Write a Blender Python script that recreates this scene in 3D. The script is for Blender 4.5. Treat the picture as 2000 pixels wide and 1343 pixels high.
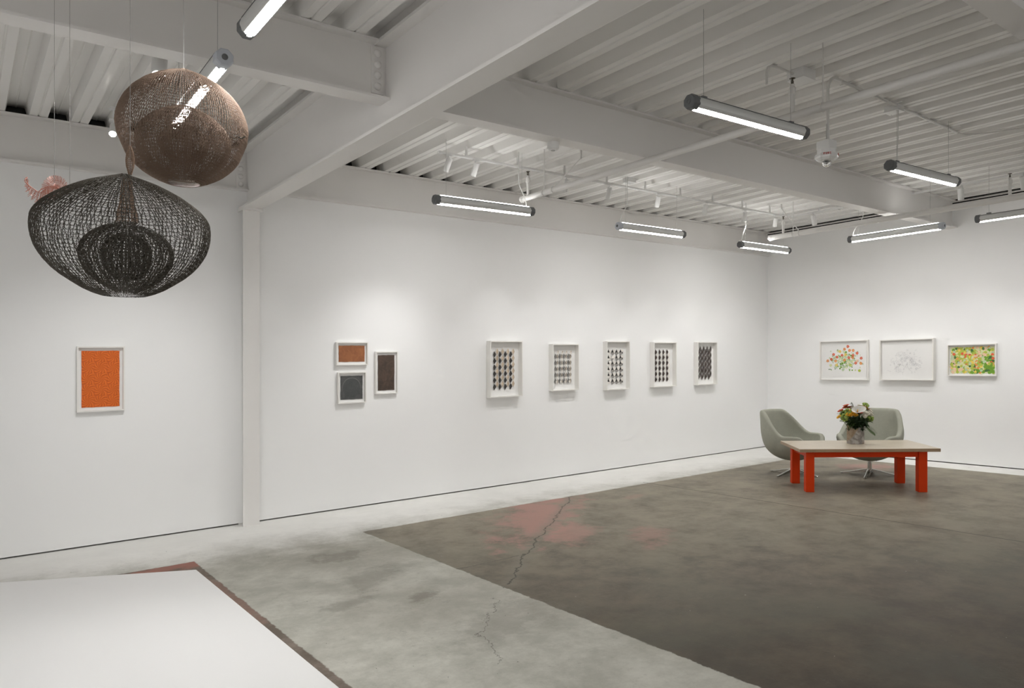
import bpy, bmesh, math, random
import numpy as np
from mathutils import Vector, Matrix

# ------------------------------------------------------------------ scene, camera, world, exposure
sc = bpy.context.scene
for o in list(bpy.data.objects):
    bpy.data.objects.remove(o)
COL = sc.collection
random.seed(7)

# heights of the whole scene are sheared gently over the plan: 1.3 % rise along +X, 1.6 % fall along +Y
SX, SY = 0.01291, -0.01556
def G(x, y):
    return SX * x + SY * y

cam_d = bpy.data.cameras.new('camera')
cam = bpy.data.objects.new('camera', cam_d)
COL.objects.link(cam)
cam_d.sensor_width = 36.0
cam_d.lens = 36.0 * 1421.8 / 2000.0
cam_d.shift_y = 28.5 / 2000.0
cam_d.clip_start = 0.05
cam.location = (0.0, 0.0, 1.60)
cam.rotation_euler = (math.pi / 2, 0, -math.atan2(0.6058, 0.7957))
sc.camera = cam

world = bpy.data.worlds.new('world')
sc.world = world
world.use_nodes = True
world.node_tree.nodes['Background'].inputs[0].default_value = (1.0, 0.985, 0.965, 1)
world.node_tree.nodes['Background'].inputs[1].default_value = 0.60

sc.view_settings.view_transform = 'Standard'
sc.view_settings.look = 'None'
sc.view_settings.exposure = 0.35
sc.view_settings.gamma = 1.0
sc.view_settings.use_curve_mapping = False
try:
    sc.cycles.use_denoising = True
    sc.cycles.max_bounces = 7
    sc.cycles.diffuse_bounces = 5
    sc.cycles.glossy_bounces = 3
    sc.cycles.adaptive_threshold = 0.09
    sc.cycles.adaptive_min_samples = 12
    sc.cycles.sample_clamp_indirect = 8.0
    sc.cycles.caustics_reflective = False
    sc.cycles.caustics_refractive = False
except Exception:
    pass

TUBE_GLOW = 68.0
SPOT_W = 54.0

# room numbers (metres)
YW = 7.575      # long wall
XW = 11.50      # end wall
ZD = 3.81       # underside of the roof deck
X0, Y0 = -5.0, -4.5

# ------------------------------------------------------------------ materials
class NT:
    def __init__(self, name):
        self.m = bpy.data.materials.new(name)
        self.m.use_nodes = True
        self.t = self.m.node_tree
        self.n = self.t.nodes
        self.b = self.n['Principled BSDF']
        self._obj = None; self._nc = {}
    def link(self, a, b):
        self.t.links.new(a, b)
    def coord(self):
        if self._obj is None:
            self._obj = self.n.new('ShaderNodeTexCoord').outputs['Object']
        return self._obj
    def val(self, sock, v):
        if hasattr(v, 'links') or isinstance(v, bpy.types.NodeSocket):
            self.link(v, sock)
        else:
            sock.default_value = v
    def math(self, op, a, b=0.0, c=None, clamp=False):
        n = self.n.new('ShaderNodeMath'); n.operation = op; n.use_clamp = clamp
        self.val(n.inputs[0], a); self.val(n.inputs[1], b)
        if c is not None: self.val(n.inputs[2], c)
        return n.outputs[0]
    def noise(self, scale, detail=4, rough=0.55, vec=None, dist=0.0):
        key = (scale, detail, rough, vec.as_pointer() if vec is not None else 0, dist)
        if key in self._nc: return self._nc[key]
        n = self.n.new('ShaderNodeTexNoise')
        n.inputs['Scale'].default_value = scale; n.inputs['Detail'].default_value = detail
        n.inputs['Roughness'].default_value = rough; n.inputs['Distortion'].default_value = dist
        self.link(vec if vec is not None else self.coord(), n.inputs['Vector'])
        self._nc[key] = n.outputs['Fac']
        return n.outputs['Fac']
    def mapping(self, scale=(1, 1, 1), loc=(0, 0, 0), rot=(0, 0, 0)):
        n = self.n.new('ShaderNodeMapping')
        n.inputs['Scale'].default_value = scale; n.inputs['Location'].default_value = loc
        n.inputs['Rotation'].default_value = rot
        self.link(self.coord(), n.inputs['Vector'])
        return n.outputs[0]
    def ramp(self, fac, lo, hi):
        n = self.n.new('ShaderNodeMapRange'); n.interpolation_type = 'SMOOTHSTEP'
        self.val(n.inputs[0], fac)
        n.inputs[1].default_value = lo; n.inputs[2].default_value = hi
        return n.outputs[0]
    def mix(self, fac, a, b, mode='MIX'):
        n = self.n.new('ShaderNodeMix'); n.data_type = 'RGBA'; n.blend_type = mode
        self.val(n.inputs[0], fac)
        for s, v in ((n.inputs[6], a), (n.inputs[7], b)):
            if isinstance(v, bpy.types.NodeSocket): self.link(v, s)
            else: s.default_value = (v[0], v[1], v[2], 1)
        return n.outputs[2]
    def sep(self, vec=None):
        n = self.n.new('ShaderNodeSeparateXYZ')
        self.link(vec if vec is not None else self.coord(), n.inputs[0])
        return n.outputs
    def bump(self, h, strength=0.2, dist=0.01):
        n = self.n.new('ShaderNodeBump')
        n.inputs['Strength'].default_value = strength; n.inputs['Distance'].default_value = dist
        self.link(h, n.inputs['Height']); self.link(n.outputs[0], self.b.inputs['Normal'])

def mat(name, col, rough=0.5, metal=0.0, var=0.06, scale=6.0, bump=0.0, spec=0.5, bscale=None):
    t = NT(name)
    f = t.noise(scale, 5)
    lo = tuple(max(0, c * (1 - var)) for c in col); hi = tuple(min(1, c * (1 + var)) for c in col)
    t.link(t.mix(f, lo, hi), t.b.inputs['Base Color'])
    t.b.inputs['Roughness'].default_value = rough
    t.b.inputs['Metallic'].default_value = metal
    t.b.inputs['Specular IOR Level'].default_value = spec
    if bump > 0:
        t.bump(t.noise(bscale or scale * 8, 6), bump, 0.004)
    return t.m

def emit(name, col, strength):
    t = NT(name)
    t.b.inputs['Base Color'].default_value = (0.9, 0.9, 0.9, 1)
    t.b.inputs['Emission Color'].default_value = (*col, 1)
    t.b.inputs['Emission Strength'].default_value = strength
    return t.m

M = {}
M['wall'] = mat('wall_paint', (0.87, 0.87, 0.865), 0.62, var=0.012, scale=0.8, bump=0.03, bscale=60, spec=0.25)
M['steel'] = mat('steel_paint', (0.78, 0.765, 0.745), 0.5, var=0.02, scale=1.5, spec=0.35)
M['deck'] = mat('deck_paint', (0.85, 0.84, 0.82), 0.42, var=0.03, scale=2.0, spec=0.4)
M['dark_void'] = mat('dark_void', (0.05, 0.05, 0.05), 0.9)  # near-black backing; shade inside the wall gaps is put into the colour
M['pipe'] = mat('pipe_paint', (0.74, 0.73, 0.71), 0.45, var=0.02)
M['white_metal'] = mat('white_metal', (0.80, 0.80, 0.79), 0.4, var=0.01)
M['alu'] = mat('brushed_aluminium', (0.66, 0.67, 0.66), 0.36, 0.2, var=0.03)
M['cap'] = mat('grey_end_cap', (0.13, 0.135, 0.14), 0.5, var=0.05)
M['cap_pale'] = mat('pale_end_cap', (0.50, 0.53, 0.58), 0.5, var=0.05)
M['cable'] = mat('cable', (0.45, 0.45, 0.44), 0.5)
M['cord'] = mat('white_cord', (0.66, 0.66, 0.64), 0.5)
M['lens'] = emit('tube_lens_glow', (1.0, 0.985, 0.965), TUBE_GLOW)
M['up_lens'] = emit('tube_up_lens_glow', (1.0, 0.985, 0.965), 13.0)
M['spot_lens'] = emit('spot_lens_glow', (1.0, 0.97, 0.92), 60.0)
try: M['spot_lens'].cycles.emission_sampling = 'NONE'
except Exception: pass
M['brass'] = mat('sprinkler_bronze', (0.10, 0.085, 0.06), 0.4, 0.8)
M['red_print'] = mat('red_print', (0.55, 0.03, 0.02), 0.5)
M['clear'] = NT('clear_dome').m
_b = M['clear'].node_tree.nodes['Principled BSDF']
_b.inputs['Transmission Weight'].default_value = 1.0; _b.inputs['Roughness'].default_value = 0.03; _b.inputs['IOR'].default_value = 1.3
M['plinth'] = mat('plinth_paint', (0.87, 0.87, 0.865), 0.5, var=0.01, scale=1.2, spec=0.3)
M['frame'] = mat('frame_lacquer', (0.80, 0.785, 0.75), 0.45, var=0.015)
M['mat_board'] = mat('mat_board', (0.83, 0.825, 0.81), 0.8, var=0.01)
M['paper'] = mat('white_paper', (0.80, 0.795, 0.78), 0.85, var=0.012, scale=20)
M['chrome'] = mat('polished_steel', (0.62, 0.61, 0.58), 0.22, 1.0, var=0.02)
M['fabric'] = mat('sage_fabric', (0.40, 0.405, 0.34), 0.92, var=0.08, scale=30, bump=0.25, bscale=420, spec=0.2)
M['orange_red'] = mat('orange_red_lacquer', (0.68, 0.050, 0.004), 0.5, var=0.05, spec=0.15)
M['wire_dark'] = mat('dark_iron_wire', (0.085, 0.074, 0.058), 0.5, 0.4, var=0.3, scale=3)
M['wire_brown'] = mat('copper_brown_wire', (0.31, 0.22, 0.165), 0.45, 0.45, var=0.3, scale=4)
M['wire_tan'] = mat('tan_wire', (0.42, 0.29, 0.21), 0.5, 0.4, var=0.2, scale=8)
M['wire_pink'] = mat('pink_copper_wire', (0.58, 0.26, 0.20), 0.5, 0.4, var=0.15, scale=8)
M['hang'] = mat('hanging_wire', (0.36, 0.35, 0.34), 0.4, 0.6)

def floor_material():
    t = NT('worn_concrete')
    s = t.sep(); x, y = s[0], s[1]
    wob = t.math('MULTIPLY', t.math('SUBTRACT', t.noise(9, 6, 0.7), 0.5), 0.055)
    xw = t.math('ADD', x, wob); yw = t.math('ADD', y, wob)
    def step(v, edge, w=0.006):
        return t.ramp(v, edge - w, edge + w)
    # sealed dark bay and the second dark bay under the plinth
    d1 = t.math('MULTIPLY', t.math('MULTIPLY', step(xw, 3.09), t.math('SUBTRACT', 1, step(xw, 10.95))), t.math('SUBTRACT', 1, step(yw, 6.42)))
    d2 = t.math('MULTIPLY', t.math('SUBTRACT', 1, step(xw, 1.555)), t.math('SUBTRACT', 1, step(yw, 6.39)))
    st = t.mapping((1.0, 1.0, 1.0), rot=(0, 0, 0.6))
    big = t.noise(0.55, 5, 0.62, dist=0.2)
    mid = t.noise(2.6, 8, 0.74, dist=0.1)
    fine = t.noise(14, 5, 0.75)
    spk = t.noise(90, 3, 0.6)
    light = t.mix(t.ramp(mid, 0.33, 0.72), (0.41, 0.405, 0.355), (0.60, 0.595, 0.535))
    light = t.mix(t.math('MULTIPLY', t.ramp(big, 0.46, 0.68), 0.5), light, (0.36, 0.34, 0.29))
    light = t.mix(t.math('MULTIPLY', t.ramp(fine, 0.55, 0.8), 0.55), light, (0.27, 0.258, 0.225))
    pale = t.math('MAXIMUM', t.ramp(t.math('ADD', y, t.math('MULTIPLY', t.math('SUBTRACT', mid, 0.5), 1.2)), 5.9, 7.0), t.ramp(x, 10.9, 11.0))  # pale concrete by the walls; wall-wash brightness is partly in this colour
    light = t.mix(t.math('MULTIPLY', pale, 0.88), light, t.mix(mid, (0.74, 0.735, 0.71), (0.88, 0.875, 0.85)))
    dark = t.mix(t.ramp(mid, 0.35, 0.75), (0.052, 0.038, 0.025), (0.115, 0.090, 0.062))
    dark = t.mix(t.math('MULTIPLY', t.ramp(big, 0.42, 0.66), 0.75), dark, (0.082, 0.080, 0.056))
    # wear and light falloff in one colour ramp, paler towards the far joint
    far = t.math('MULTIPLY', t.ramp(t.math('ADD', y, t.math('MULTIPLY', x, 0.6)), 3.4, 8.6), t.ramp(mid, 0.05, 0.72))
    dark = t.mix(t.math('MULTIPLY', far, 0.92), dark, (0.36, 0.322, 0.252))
    dark = t.mix(t.math('MULTIPLY', t.ramp(fine, 0.6, 0.85), 0.5), dark, (0.21, 0.19, 0.152))
    # pale specks
    dark = t.mix(t.ramp(t.noise(38, 2, 0.5), 0.77, 0.80), dark, (0.45, 0.44, 0.40))
    light = t.mix(t.ramp(t.noise(30, 2, 0.5), 0.76, 0.79), light, (0.12, 0.11, 0.10))
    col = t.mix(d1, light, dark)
    col = t.mix(d2, col, t.mix(t.ramp(mid, 0.4, 0.65), (0.15, 0.122, 0.098), (0.27, 0.225, 0.19)))
    # old red paint left in patches
    def patch(cx, cy, rx, ry, ang, c, amt):
        ca, sa = math.cos(ang), math.sin(ang)
        dx = t.math('SUBTRACT', x, cx); dy = t.math('SUBTRACT', y, cy)
        u = t.math('DIVIDE', t.math('ADD', t.math('MULTIPLY', dx, ca), t.math('MULTIPLY', dy, sa)), rx)
        v = t.math('DIVIDE', t.math('SUBTRACT', t.math('MULTIPLY', dy, ca), t.math('MULTIPLY', dx, sa)), ry)
        r = t.math('SQRT', t.math('ADD', t.math('MULTIPLY', u, u), t.math('MULTIPLY', v, v)))
        r = t.math('ADD', r, t.math('MULTIPLY', t.math('SUBTRACT', t.noise(3.5, 6, 0.78), 0.5), 3.6))
        return t.math('MULTIPLY', t.math('SUBTRACT', 1, t.ramp(r, 0.35, 1.15)), amt)
    red = (0.46, 0.25, 0.215)
    for p in ((4.95, 6.0, 1.45, 0.42, 0.72, red, 0.8), (4.55, 5.05, 0.55, 0.24, 0.7, red, 0.6), (5.0, 4.5, 0.40, 0.2, 0.7, red, 0.45),
              (10.4, 5.2, 0.55, 0.32, -0.8, red, 0.6), (6.3, 5.9, 0.3, 0.1, 0.2, red, 0.3)):
        col = t.mix(t.math('MULTIPLY', patch(*p), d1), col, red)
    col = t.mix(t.math('MULTIPLY', patch(1.4, 6.33, 0.42, 0.16, 0, red, 0.75), d2), col, (0.40, 0.17, 0.13))
    col = t.mix(t.math('MULTIPLY', patch(1.5, 5.3, 0.10, 0.7, 0, red, 0.5), d2), col, (0.34, 0.20, 0.16))
    # stains on the pale strip
    for p in ((2.55, 5.75, 0.30, 0.18, 0.3, 0, 0.6), (2.45, 5.0, 0.32, 0.2, 0.5, 0, 0.45), (2.55, 4.35, 0.16, 0.10, 0.4, 0, 0.7), (2.1, 4.55, 0.2, 0.12, 0.2, 0, 0.5), (2.7, 3.6, 0.5, 0.25, 0.2, 0, 0.4), (7.6, 4.4, 0.7, 0.35, 0.5, 0, 0.3)):
        col = t.mix(patch(*p), col, (0.24, 0.225, 0.19))
    # cracks and the saw joint
    def crack(pts, wid, jit, amt):
        best = None
        n1 = t.math('MULTIPLY', t.math('SUBTRACT', t.noise(3.2, 6, 0.7), 0.5), jit)
        px = t.math('ADD', x, n1); py = t.math('ADD', y, t.math('MULTIPLY', n1, -0.8))
        for (ax, ay), (bx, by) in zip(pts[:-1], pts[1:]):
            L = math.hypot(bx - ax, by - ay); ux, uy = (bx - ax) / L, (by - ay) / L
            dx = t.math('SUBTRACT', px, ax); dy = t.math('SUBTRACT', py, ay)
            al = t.math('ADD', t.math('MULTIPLY', dx, ux), t.math('MULTIPLY', dy, uy))
            alc = t.math('MINIMUM', t.math('MAXIMUM', al, 0.0), L)
            ex = t.math('SUBTRACT', dx, t.math('MULTIPLY', alc, ux)); ey = t.math('SUBTRACT', dy, t.math('MULTIPLY', alc, uy))
            d = t.math('SQRT', t.math('ADD', t.math('MULTIPLY', ex, ex), t.math('MULTIPLY', ey, ey)))
            best = d if best is None else t.math('MINIMUM', best, d)
        return t.math('MULTIPLY', t.math('SUBTRACT', 1, t.ramp(best, wid * 0.4, wid)), amt), best
    c1, d1c = crack([(5.78, 6.42), (4.77, 5.59), (4.19, 5.11), (3.72, 4.71), (3.14, 4.2)], 0.010, 0.18, 0.7)
    halo = t.math('MULTIPLY', t.math('SUBTRACT', 1, t.ramp(t.math('ADD', d1c, t.math('MULTIPLY', t.noise(3.5, 6, 0.78), 0.3)), 0.12, 0.26)), 0.55)
    col = t.mix(halo, col, (0.24, 0.225, 0.185))
    col = t.mix(c1, col, (0.05, 0.043, 0.035))
    c2, _ = crack([(7.10, 6.5), (7.14, 3.0), (7.12, -1.0)], 0.012, 0.035, 0.85)
    col = t.mix(c2, col, (0.055, 0.045, 0.037))
    c4, _ = crack([(2.9, 4.0), (2.45, 3.55), (2.3, 3.1)], 0.005, 0.3, 0.6)
    col = t.mix(c4, col, (0.08, 0.07, 0.06))
    c5, _ = crack([(3.1, 4.75), (3.7, 4.75)], 0.008, 0.12, 0.6)
    col = t.mix(c5, col, (0.07, 0.06, 0.05))
    t.link(col, t.b.inputs['Base Color'])
    rg = t.math('ADD', 0.34, t.math('MULTIPLY', mid, 0.28))
    rg = t.math('ADD', rg, t.math('MULTIPLY', t.math('SUBTRACT', 1, d1), 0.18))
    t.link(rg, t.b.inputs['Roughness'])
    t.b.inputs['Specular IOR Level'].default_value = 0.13
    t.bump(t.math('ADD', t.math('MULTIPLY', spk, 0.3), t.math('SUBTRACT', fine, t.math('MULTIPLY', t.math('ADD', c1, c2), 1.5))), 0.22, 0.006)
    return t.m
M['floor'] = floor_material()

def wood_material():
    t = NT('pale_maple')
    v = t.mapping((1.2, 14.0, 14.0))
    f = t.noise(2.2, 6, 0.6, v, 0.5)
    col = t.mix(t.ramp(f, 0.3, 0.7), (0.60, 0.505, 0.385), (0.74, 0.655, 0.53))
    t.link(col, t.b.inputs['Base Color']); t.b.inputs['Roughness'].default_value = 0.3
    return t.m
M['wood'] = wood_material()
M['wood_edge_shaded'] = mat('maple_edge_shaded', (0.36, 0.25, 0.155), 0.5, var=0.15, scale=12)  # darker copy of the maple; weaker light on the edges is in the colour

# ------------------------------------------------------------------ mesh helper
class MB:
    def __init__(self):
        self.v = []; self.f = []; self.mi = []; self.arr = None
        self.smooth = False
    def add(self, verts, faces, mi=0):
        o = len(self.v)
        self.v += [tuple(p) for p in verts]
        self.f += [tuple(i + o for i in q) for q in faces]
        self.mi += [mi] * len(faces)
        return self
    def box(self, x0, x1, y0, y1, z0, z1, mi=0):
        vs = [(x, y, z) for z in (z0, z1) for y in (y0, y1) for x in (x0, x1)]
        return self.add(vs, [(0, 2, 3, 1), (4, 5, 7, 6), (0, 1, 5, 4), (2, 6, 7, 3), (0, 4, 6, 2), (1, 3, 7, 5)], mi)
    def bbox(self, x0, x1, y0, y1, z0, z1, bv=0.004, mi=0):
        """box with chamfered edges"""
        bm = bmesh.new()
        bmesh.ops.create_cube(bm, size=1.0)
        for v in bm.verts:
            v.co = Vector(((x0 + x1) / 2 + v.co.x * (x1 - x0), (y0 + y1) / 2 + v.co.y * (y1 - y0), (z0 + z1) / 2 + v.co.z * (z1 - z0)))
        bmesh.ops.bevel(bm, geom=bm.edges[:], offset=bv, segments=2, affect='EDGES', profile=0.5)
        self.from_bm(bm, mi); bm.free(); return self
    def from_bm(self, bm, mi=0):
        bm.verts.ensure_lookup_table(); bm.verts.index_update()
        return self.add([tuple(v.co) for v in bm.verts], [tuple(v.index for v in f.verts) for f in bm.faces], mi)
    def prism(self, poly, z0, z1, mi=0):
        n = len(poly)
        vs = [(p[0], p[1], z0) for p in poly] + [(p[0], p[1], z1) for p in poly]
        fs = [tuple(range(n))[::-1], tuple(range(n, 2 * n))] + [(i, (i + 1) % n, n + (i + 1) % n, n + i) for i in range(n)]
        return self.add(vs, fs, mi)
    def extrude(self, prof, frame, l0, l1, mi=0, caps=True):
        """profile (a,b) swept along axis; frame(a,b,l)->xyz"""
        n = len(prof)
        vs = [frame(a, b, l0) for a, b in prof] + [frame(a, b, l1) for a, b in prof]
        fs = [(i, (i + 1) % n, n + (i + 1) % n, n + i) for i in range(n)]
        if caps: fs += [tuple(range(n))[::-1], tuple(range(n, 2 * n))]
        return self.add(vs, fs, mi)
    def tube(self, pts, r, n=8, mi=0, caps=True):
        pts = [Vector(p) for p in pts]
        rr = r if isinstance(r, (list, tuple)) else [r] * len(pts)
        up = None; vs = []
        for i, p in enumerate(pts):
            d = (pts[min(i + 1, len(pts) - 1)] - pts[max(i - 1, 0)])
            d.normalize()
            if up is None:
                up = Vector((0, 0, 1)) if abs(d.z) < 0.9 else Vector((1, 0, 0))
            a = d.cross(up)
            if a.length < 1e-5: a = d.orthogonal()
            a.normalize(); b = a.cross(d); up = b
            for k in range(n):
                t = 2 * math.pi * k / n
                vs.append(p + a * (rr[i] * math.cos(t)) + b * (rr[i] * math.sin(t)))
        fs = []
        for i in range(len(pts) - 1):
            for k in range(n):
                fs.append((i * n + k, i * n + (k + 1) % n, (i + 1) * n + (k + 1) % n, (i + 1) * n + k))
        if caps:
            fs += [tuple(range(n))[::-1], tuple(range((len(pts) - 1) * n, len(pts) * n))]
        return self.add(vs, fs, mi)
    def lathe(self, prof, n=24, c=(0, 0, 0), axis=None, mi=0):
        """prof list of (r, h); turned round axis direction"""
        ax = Vector(axis or (0, 0, 1)).normalized()
        a = ax.orthogonal().normalized(); b = ax.cross(a)
        c = Vector(c); vs = []
        for r, h in prof:
            for k in range(n):
                t = 2 * math.pi * k / n
                vs.append(c + ax * h + a * (r * math.cos(t)) + b * (r * math.sin(t)))
        fs = []
        for i in range(len(prof) - 1):
            for k in range(n):
                fs.append((i * n + k, i * n + (k + 1) % n, (i + 1) * n + (k + 1) % n, (i + 1) * n + k))
        fs += [tuple(range(n))[::-1], tuple(range((len(prof) - 1) * n, len(prof) * n))]
        return self.add(vs, fs, mi)
    def build(self, name, mats, parent=None, smooth=False, rz=0.0, loc=None):
        """vertices follow the height shear; rz is the turn of the parent thing"""
        ca, sa = math.cos(rz), math.sin(rz)
        vs = [(x, y, z + SX * (ca * x - sa * y) + SY * (sa * x + ca * y)) for x, y, z in self.v]
        me = bpy.data.meshes.new(name)
        me.from_pydata(vs, [], self.f)
        if not isinstance(mats, (list, tuple)): mats = [mats]
        for m in mats: me.materials.append(m if not isinstance(m, str) else M[m])
        if len(mats) > 1: me.polygons.foreach_set('material_index', self.mi)
        if smooth: me.polygons.foreach_set('use_smooth', [True] * len(me.polygons))
        me.validate(); me.update()
        o = bpy.data.objects.new(name, me); COL.objects.link(o)
        if parent is not None: o.parent = parent
        if loc is not None: o.location = loc
        return o

def autosmooth(o, ang=40):
    bm = bmesh.new(); bm.from_mesh(o.data)
    for f in bm.faces: f.smooth = True
    for e in bm.edges:
        if len(e.link_faces) == 2 and e.calc_face_angle(0) > math.radians(ang): e.smooth = False
    bm.to_mesh(o.data); bm.free()
    return o

def tag(o, label=None, cat=None, group=None, kind=None):
    if label: o['label'] = label
    if cat: o['category'] = cat
    if group: o['group'] = group
    if kind: o['kind'] = kind
    return o

def thing(name, loc, label, cat, rz=0.0, group=None, kind=None):
    o = bpy.data.objects.new(name, None); COL.objects.link(o)
    o.location = (loc[0], loc[1], loc[2] + G(loc[0], loc[1])); o.rotation_euler = (0, 0, rz)
    o.empty_display_size = 0.1
    return tag(o, label, cat, group, kind)

def ring_arc(c, r, a0, a1, n, plane):
    """points of an arc; plane gives two unit vectors"""
    u, v = Vector(plane[0]), Vector(plane[1]); c = Vector(c)
    return [c + u * (r * math.cos(a0 + (a1 - a0) * i / n)) + v * (r * math.sin(a0 + (a1 - a0) * i / n)) for i in range(n + 1)]

# ------------------------------------------------------------------ structure
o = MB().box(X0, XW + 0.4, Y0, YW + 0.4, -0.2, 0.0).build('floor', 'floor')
tag(o, 'worn concrete floor with a dark sealed bay and pale strips', 'floor', kind='structure')

def panelled_wall(name, label, edges, along, z0, z1):
    """drywall hung just clear of the slab; each board is a part, backed by an outer wall"""
    w = thing(name, (0, 0, 0), label, 'wall', kind='structure')
    for a, b in zip(edges[:-1], edges[1:]):
        m = MB()
        if along == 'x': m.box(a, b, YW, YW + 0.03, z0, z1)
        else: m.box(XW, XW + 0.03, a, b, z0, z1)
        m.build('wall_panel', 'wall', w)
    return w
w = panelled_wall('wall_back', 'long white gallery wall hung with framed works', [X0, 2.30, XW + 0.03], 'x', 0.014, 3.395)
MB().box(X0, XW + 0.3, YW + 0.12, YW + 0.25, -0.1, 4.3).build('outer_wall', 'dark_void', w)
w = panelled_wall('wall_right', 'white end wall behind the two chairs', [Y0, YW], 'y', 0.014, 3.765)
MB().box(XW + 0.12, XW + 0.25, Y0, YW + 0.25, -0.1, 4.3).build('outer_wall', 'dark_void', w)

# roof deck: raised flutes every 0.308 m, running across the room
PIT = 0.3083
def deck_sheet(xs, k, x_end=None):
    prof = []
    x = xs
    for i in range(k):
        # opening (raised flute) first, then the bottom flat with its groove
        prof += [(x, 0.0), (x + 0.022, 0.098), (x + 0.078, 0.098), (x + 0.0865, 0.092), (x + 0.095, 0.098), (x + 0.151, 0.098), (x + 0.173, 0.0),
                 (x + 0.2305, 0.0), (x + 0.2365, 0.010), (x + 0.2445, 0.010), (x + 0.2505, 0.0)]
        x += PIT
    prof.append((x, 0.0))
    top = [(a, b + 0.0015) for a, b in prof][::-1]
    m = MB()
    n = len(prof)
    ya, yb = Y0, YW + 0.10
    vs = [(a, ya, ZD + b) for a, b in prof] + [(a, yb, ZD + b) for a, b in prof]
    fs = [(i, i + 1, n + i + 1, n + i) for i in range(n - 1)]
    m.add(vs, fs)
    vs = [(a, ya, ZD + b) for a, b in top] + [(a, yb, ZD + b) for a, b in top]
    m.add(vs, fs)
    return m
ceil = thing('ceiling', (0, 0, 0), 'white painted corrugated metal roof deck', 'ceiling', kind='structure')
xs = 3.400 - PIT * 27
seam_x = 0.51
while xs < XW - 0.2:
    k = 3
    while xs + PIT * k > XW - 0.06: k -= 1
    if k < 1: break
    deck_sheet(xs, k).build('deck_sheet', 'deck', ceil)
    xs += PIT * k + (0.0 if abs(xs + PIT * k - seam_x) > 0.5 else 0.0)
MB().box(X0 - 0.3, XW + 0.35, Y0 - 0.2, YW + 0.35, ZD + 0.11, ZD + 0.25).build('roof_board', 'deck', ceil)
# ledger angle along the end wall
o = MB().box(XW - 0.075, XW - 0.004, Y0, YW, ZD - 0.030, ZD - 0.024).box(XW - 0.010, XW, Y0, YW, ZD - 0.024, ZD).build('trim_1', 'steel')
tag(o, 'thin steel ledger angle under the deck along the end wall', 'trim', kind='structure')

def ibeam(name, label, axis, c, l0, l1, zb, zt, wid, tf=0.016, tw=0.012, parent=None):
    """rolled steel beam; axis 'x' or 'y', c = its line, web + two flanges as parts"""
    b = thing(name, (0, 0, 0), label, 'beam', kind='structure')
    def bx(m, a0, a1, z0, z1):
        if axis == 'x': m.box(l0, l1, a0, a1, z0, z1)
        else: m.box(a0, a1, l0, l1, z0, z1)
        return m
    bx(MB(), c - tw / 2, c + tw / 2, zb + tf, zt - tf).build('web', 'steel', b)
    bx(MB(), c - wid / 2, c + wid / 2, zb, zb + tf).build('bottom_flange', 'steel', b)
    bx(MB(), c - wid / 2, c + wid / 2, zt - tf, zt).build('top_flange', 'steel', b)
    return b
GX = 2.362
ibeam('steel_girder', 'deep steel girder running out from the wall column overhead', 'y', GX, Y0, YW + 0.02, 3.20, ZD - 0.002, 0.185, tf=0.022)
BW = 0.15
b1 = ibeam('steel_beam', 'steel roof beam bolted to the girder above the wire sculptures', 'x', 4.545, X0, GX - 0.006, 3.41, ZD - 0.003, BW)
b2 = ibeam('steel_beam', 'long steel roof beam crossing above the room behind the fire alarm', 'x', 4.545, GX + 0.006, XW, 3.41, ZD - 0.003, BW)
b3 = ibeam('steel_beam', 'steel roof beam cut by the top corner of the view', 'x', 1.50, GX + 0.006, XW, 3.41, ZD - 0.003, BW)
b3b = ibeam('steel_beam', 'steel roof beam over the near end of the white platform', 'x', 1.50, X0, GX - 0.006, 3.41, ZD - 0.003, BW)
e1 = ibeam('steel_beam', 'edge beam along the wall top above the orange print', 'x', YW + 0.005, X0, GX - 0.006, 3.39, ZD - 0.003, BW)
e2 = ibeam('steel_beam', 'edge beam along the top of the long wall beyond the column', 'x', YW + 0.005, GX + 0.006, XW, 3.39, ZD - 0.003, BW)

def clip_plate(beam, x0, x1, y, z0, z1, bolts):
    MB().box(x0, x1, y - 0.010, y, z0, z1).build('clip_plate', 'steel', beam)
    xm = (x0 + x1) / 2
    bm_ = MB().lathe([(0.026, 0.0), (0.026, 0.006), (0.022, 0.014), (0.012, 0.020), (0.0001, 0.021)], 12, axis=(0, -1, 0))
    first = None
    for z in bolts:
        p = (xm, y - 0.010, z + G(xm, y))
        if first is None:
            first = bm_.build('bolt', 'steel', beam, smooth=True, loc=p)
        else:
            o = first.copy(); COL.objects.link(o); o.parent = beam; o.location = p
clip_plate(b1, 2.245, 2.335, 4.545 - 0.006, 3.455, 3.775, (3.73, 3.655, 3.58, 3.505))
clip_plate(e1, 2.245, 2.335, YW - 0.001, 3.42, 3.77, (3.70, 3.62, 3.54, 3.46))

col = thing('steel_column', (0, 0, 0), 'white steel column standing against the long wall under the girder', 'column', kind='structure')
MB().box(2.275, 2.44, 7.435, 7.450, 0, 3.175).build('front_flange', 'steel', col)
MB().box(2.350, 2.364, 7.450, 7.60, 0, 3.175).build('web', 'steel', col)
MB().box(2.275, 2.44, 7.585, 7.60, 0, 3.175).build('back_flange', 'steel', col)
MB().box(2.262, 2.462, 7.39, 7.61, 3.175, 3.199).build('cap_plate', 'steel', col)

# ------------------------------------------------------------------ white plinth
o = MB().prism([(1.412, 0.9), (1.412, 5.74), (-0.35, 6.645), (-1.9, 5.9), (-1.9, 0.9)], 0.0, 0.10).build('display_platform', 'plinth')
tag(o, 'low white display platform on the floor under the hanging sculptures', 'platform')

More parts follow.
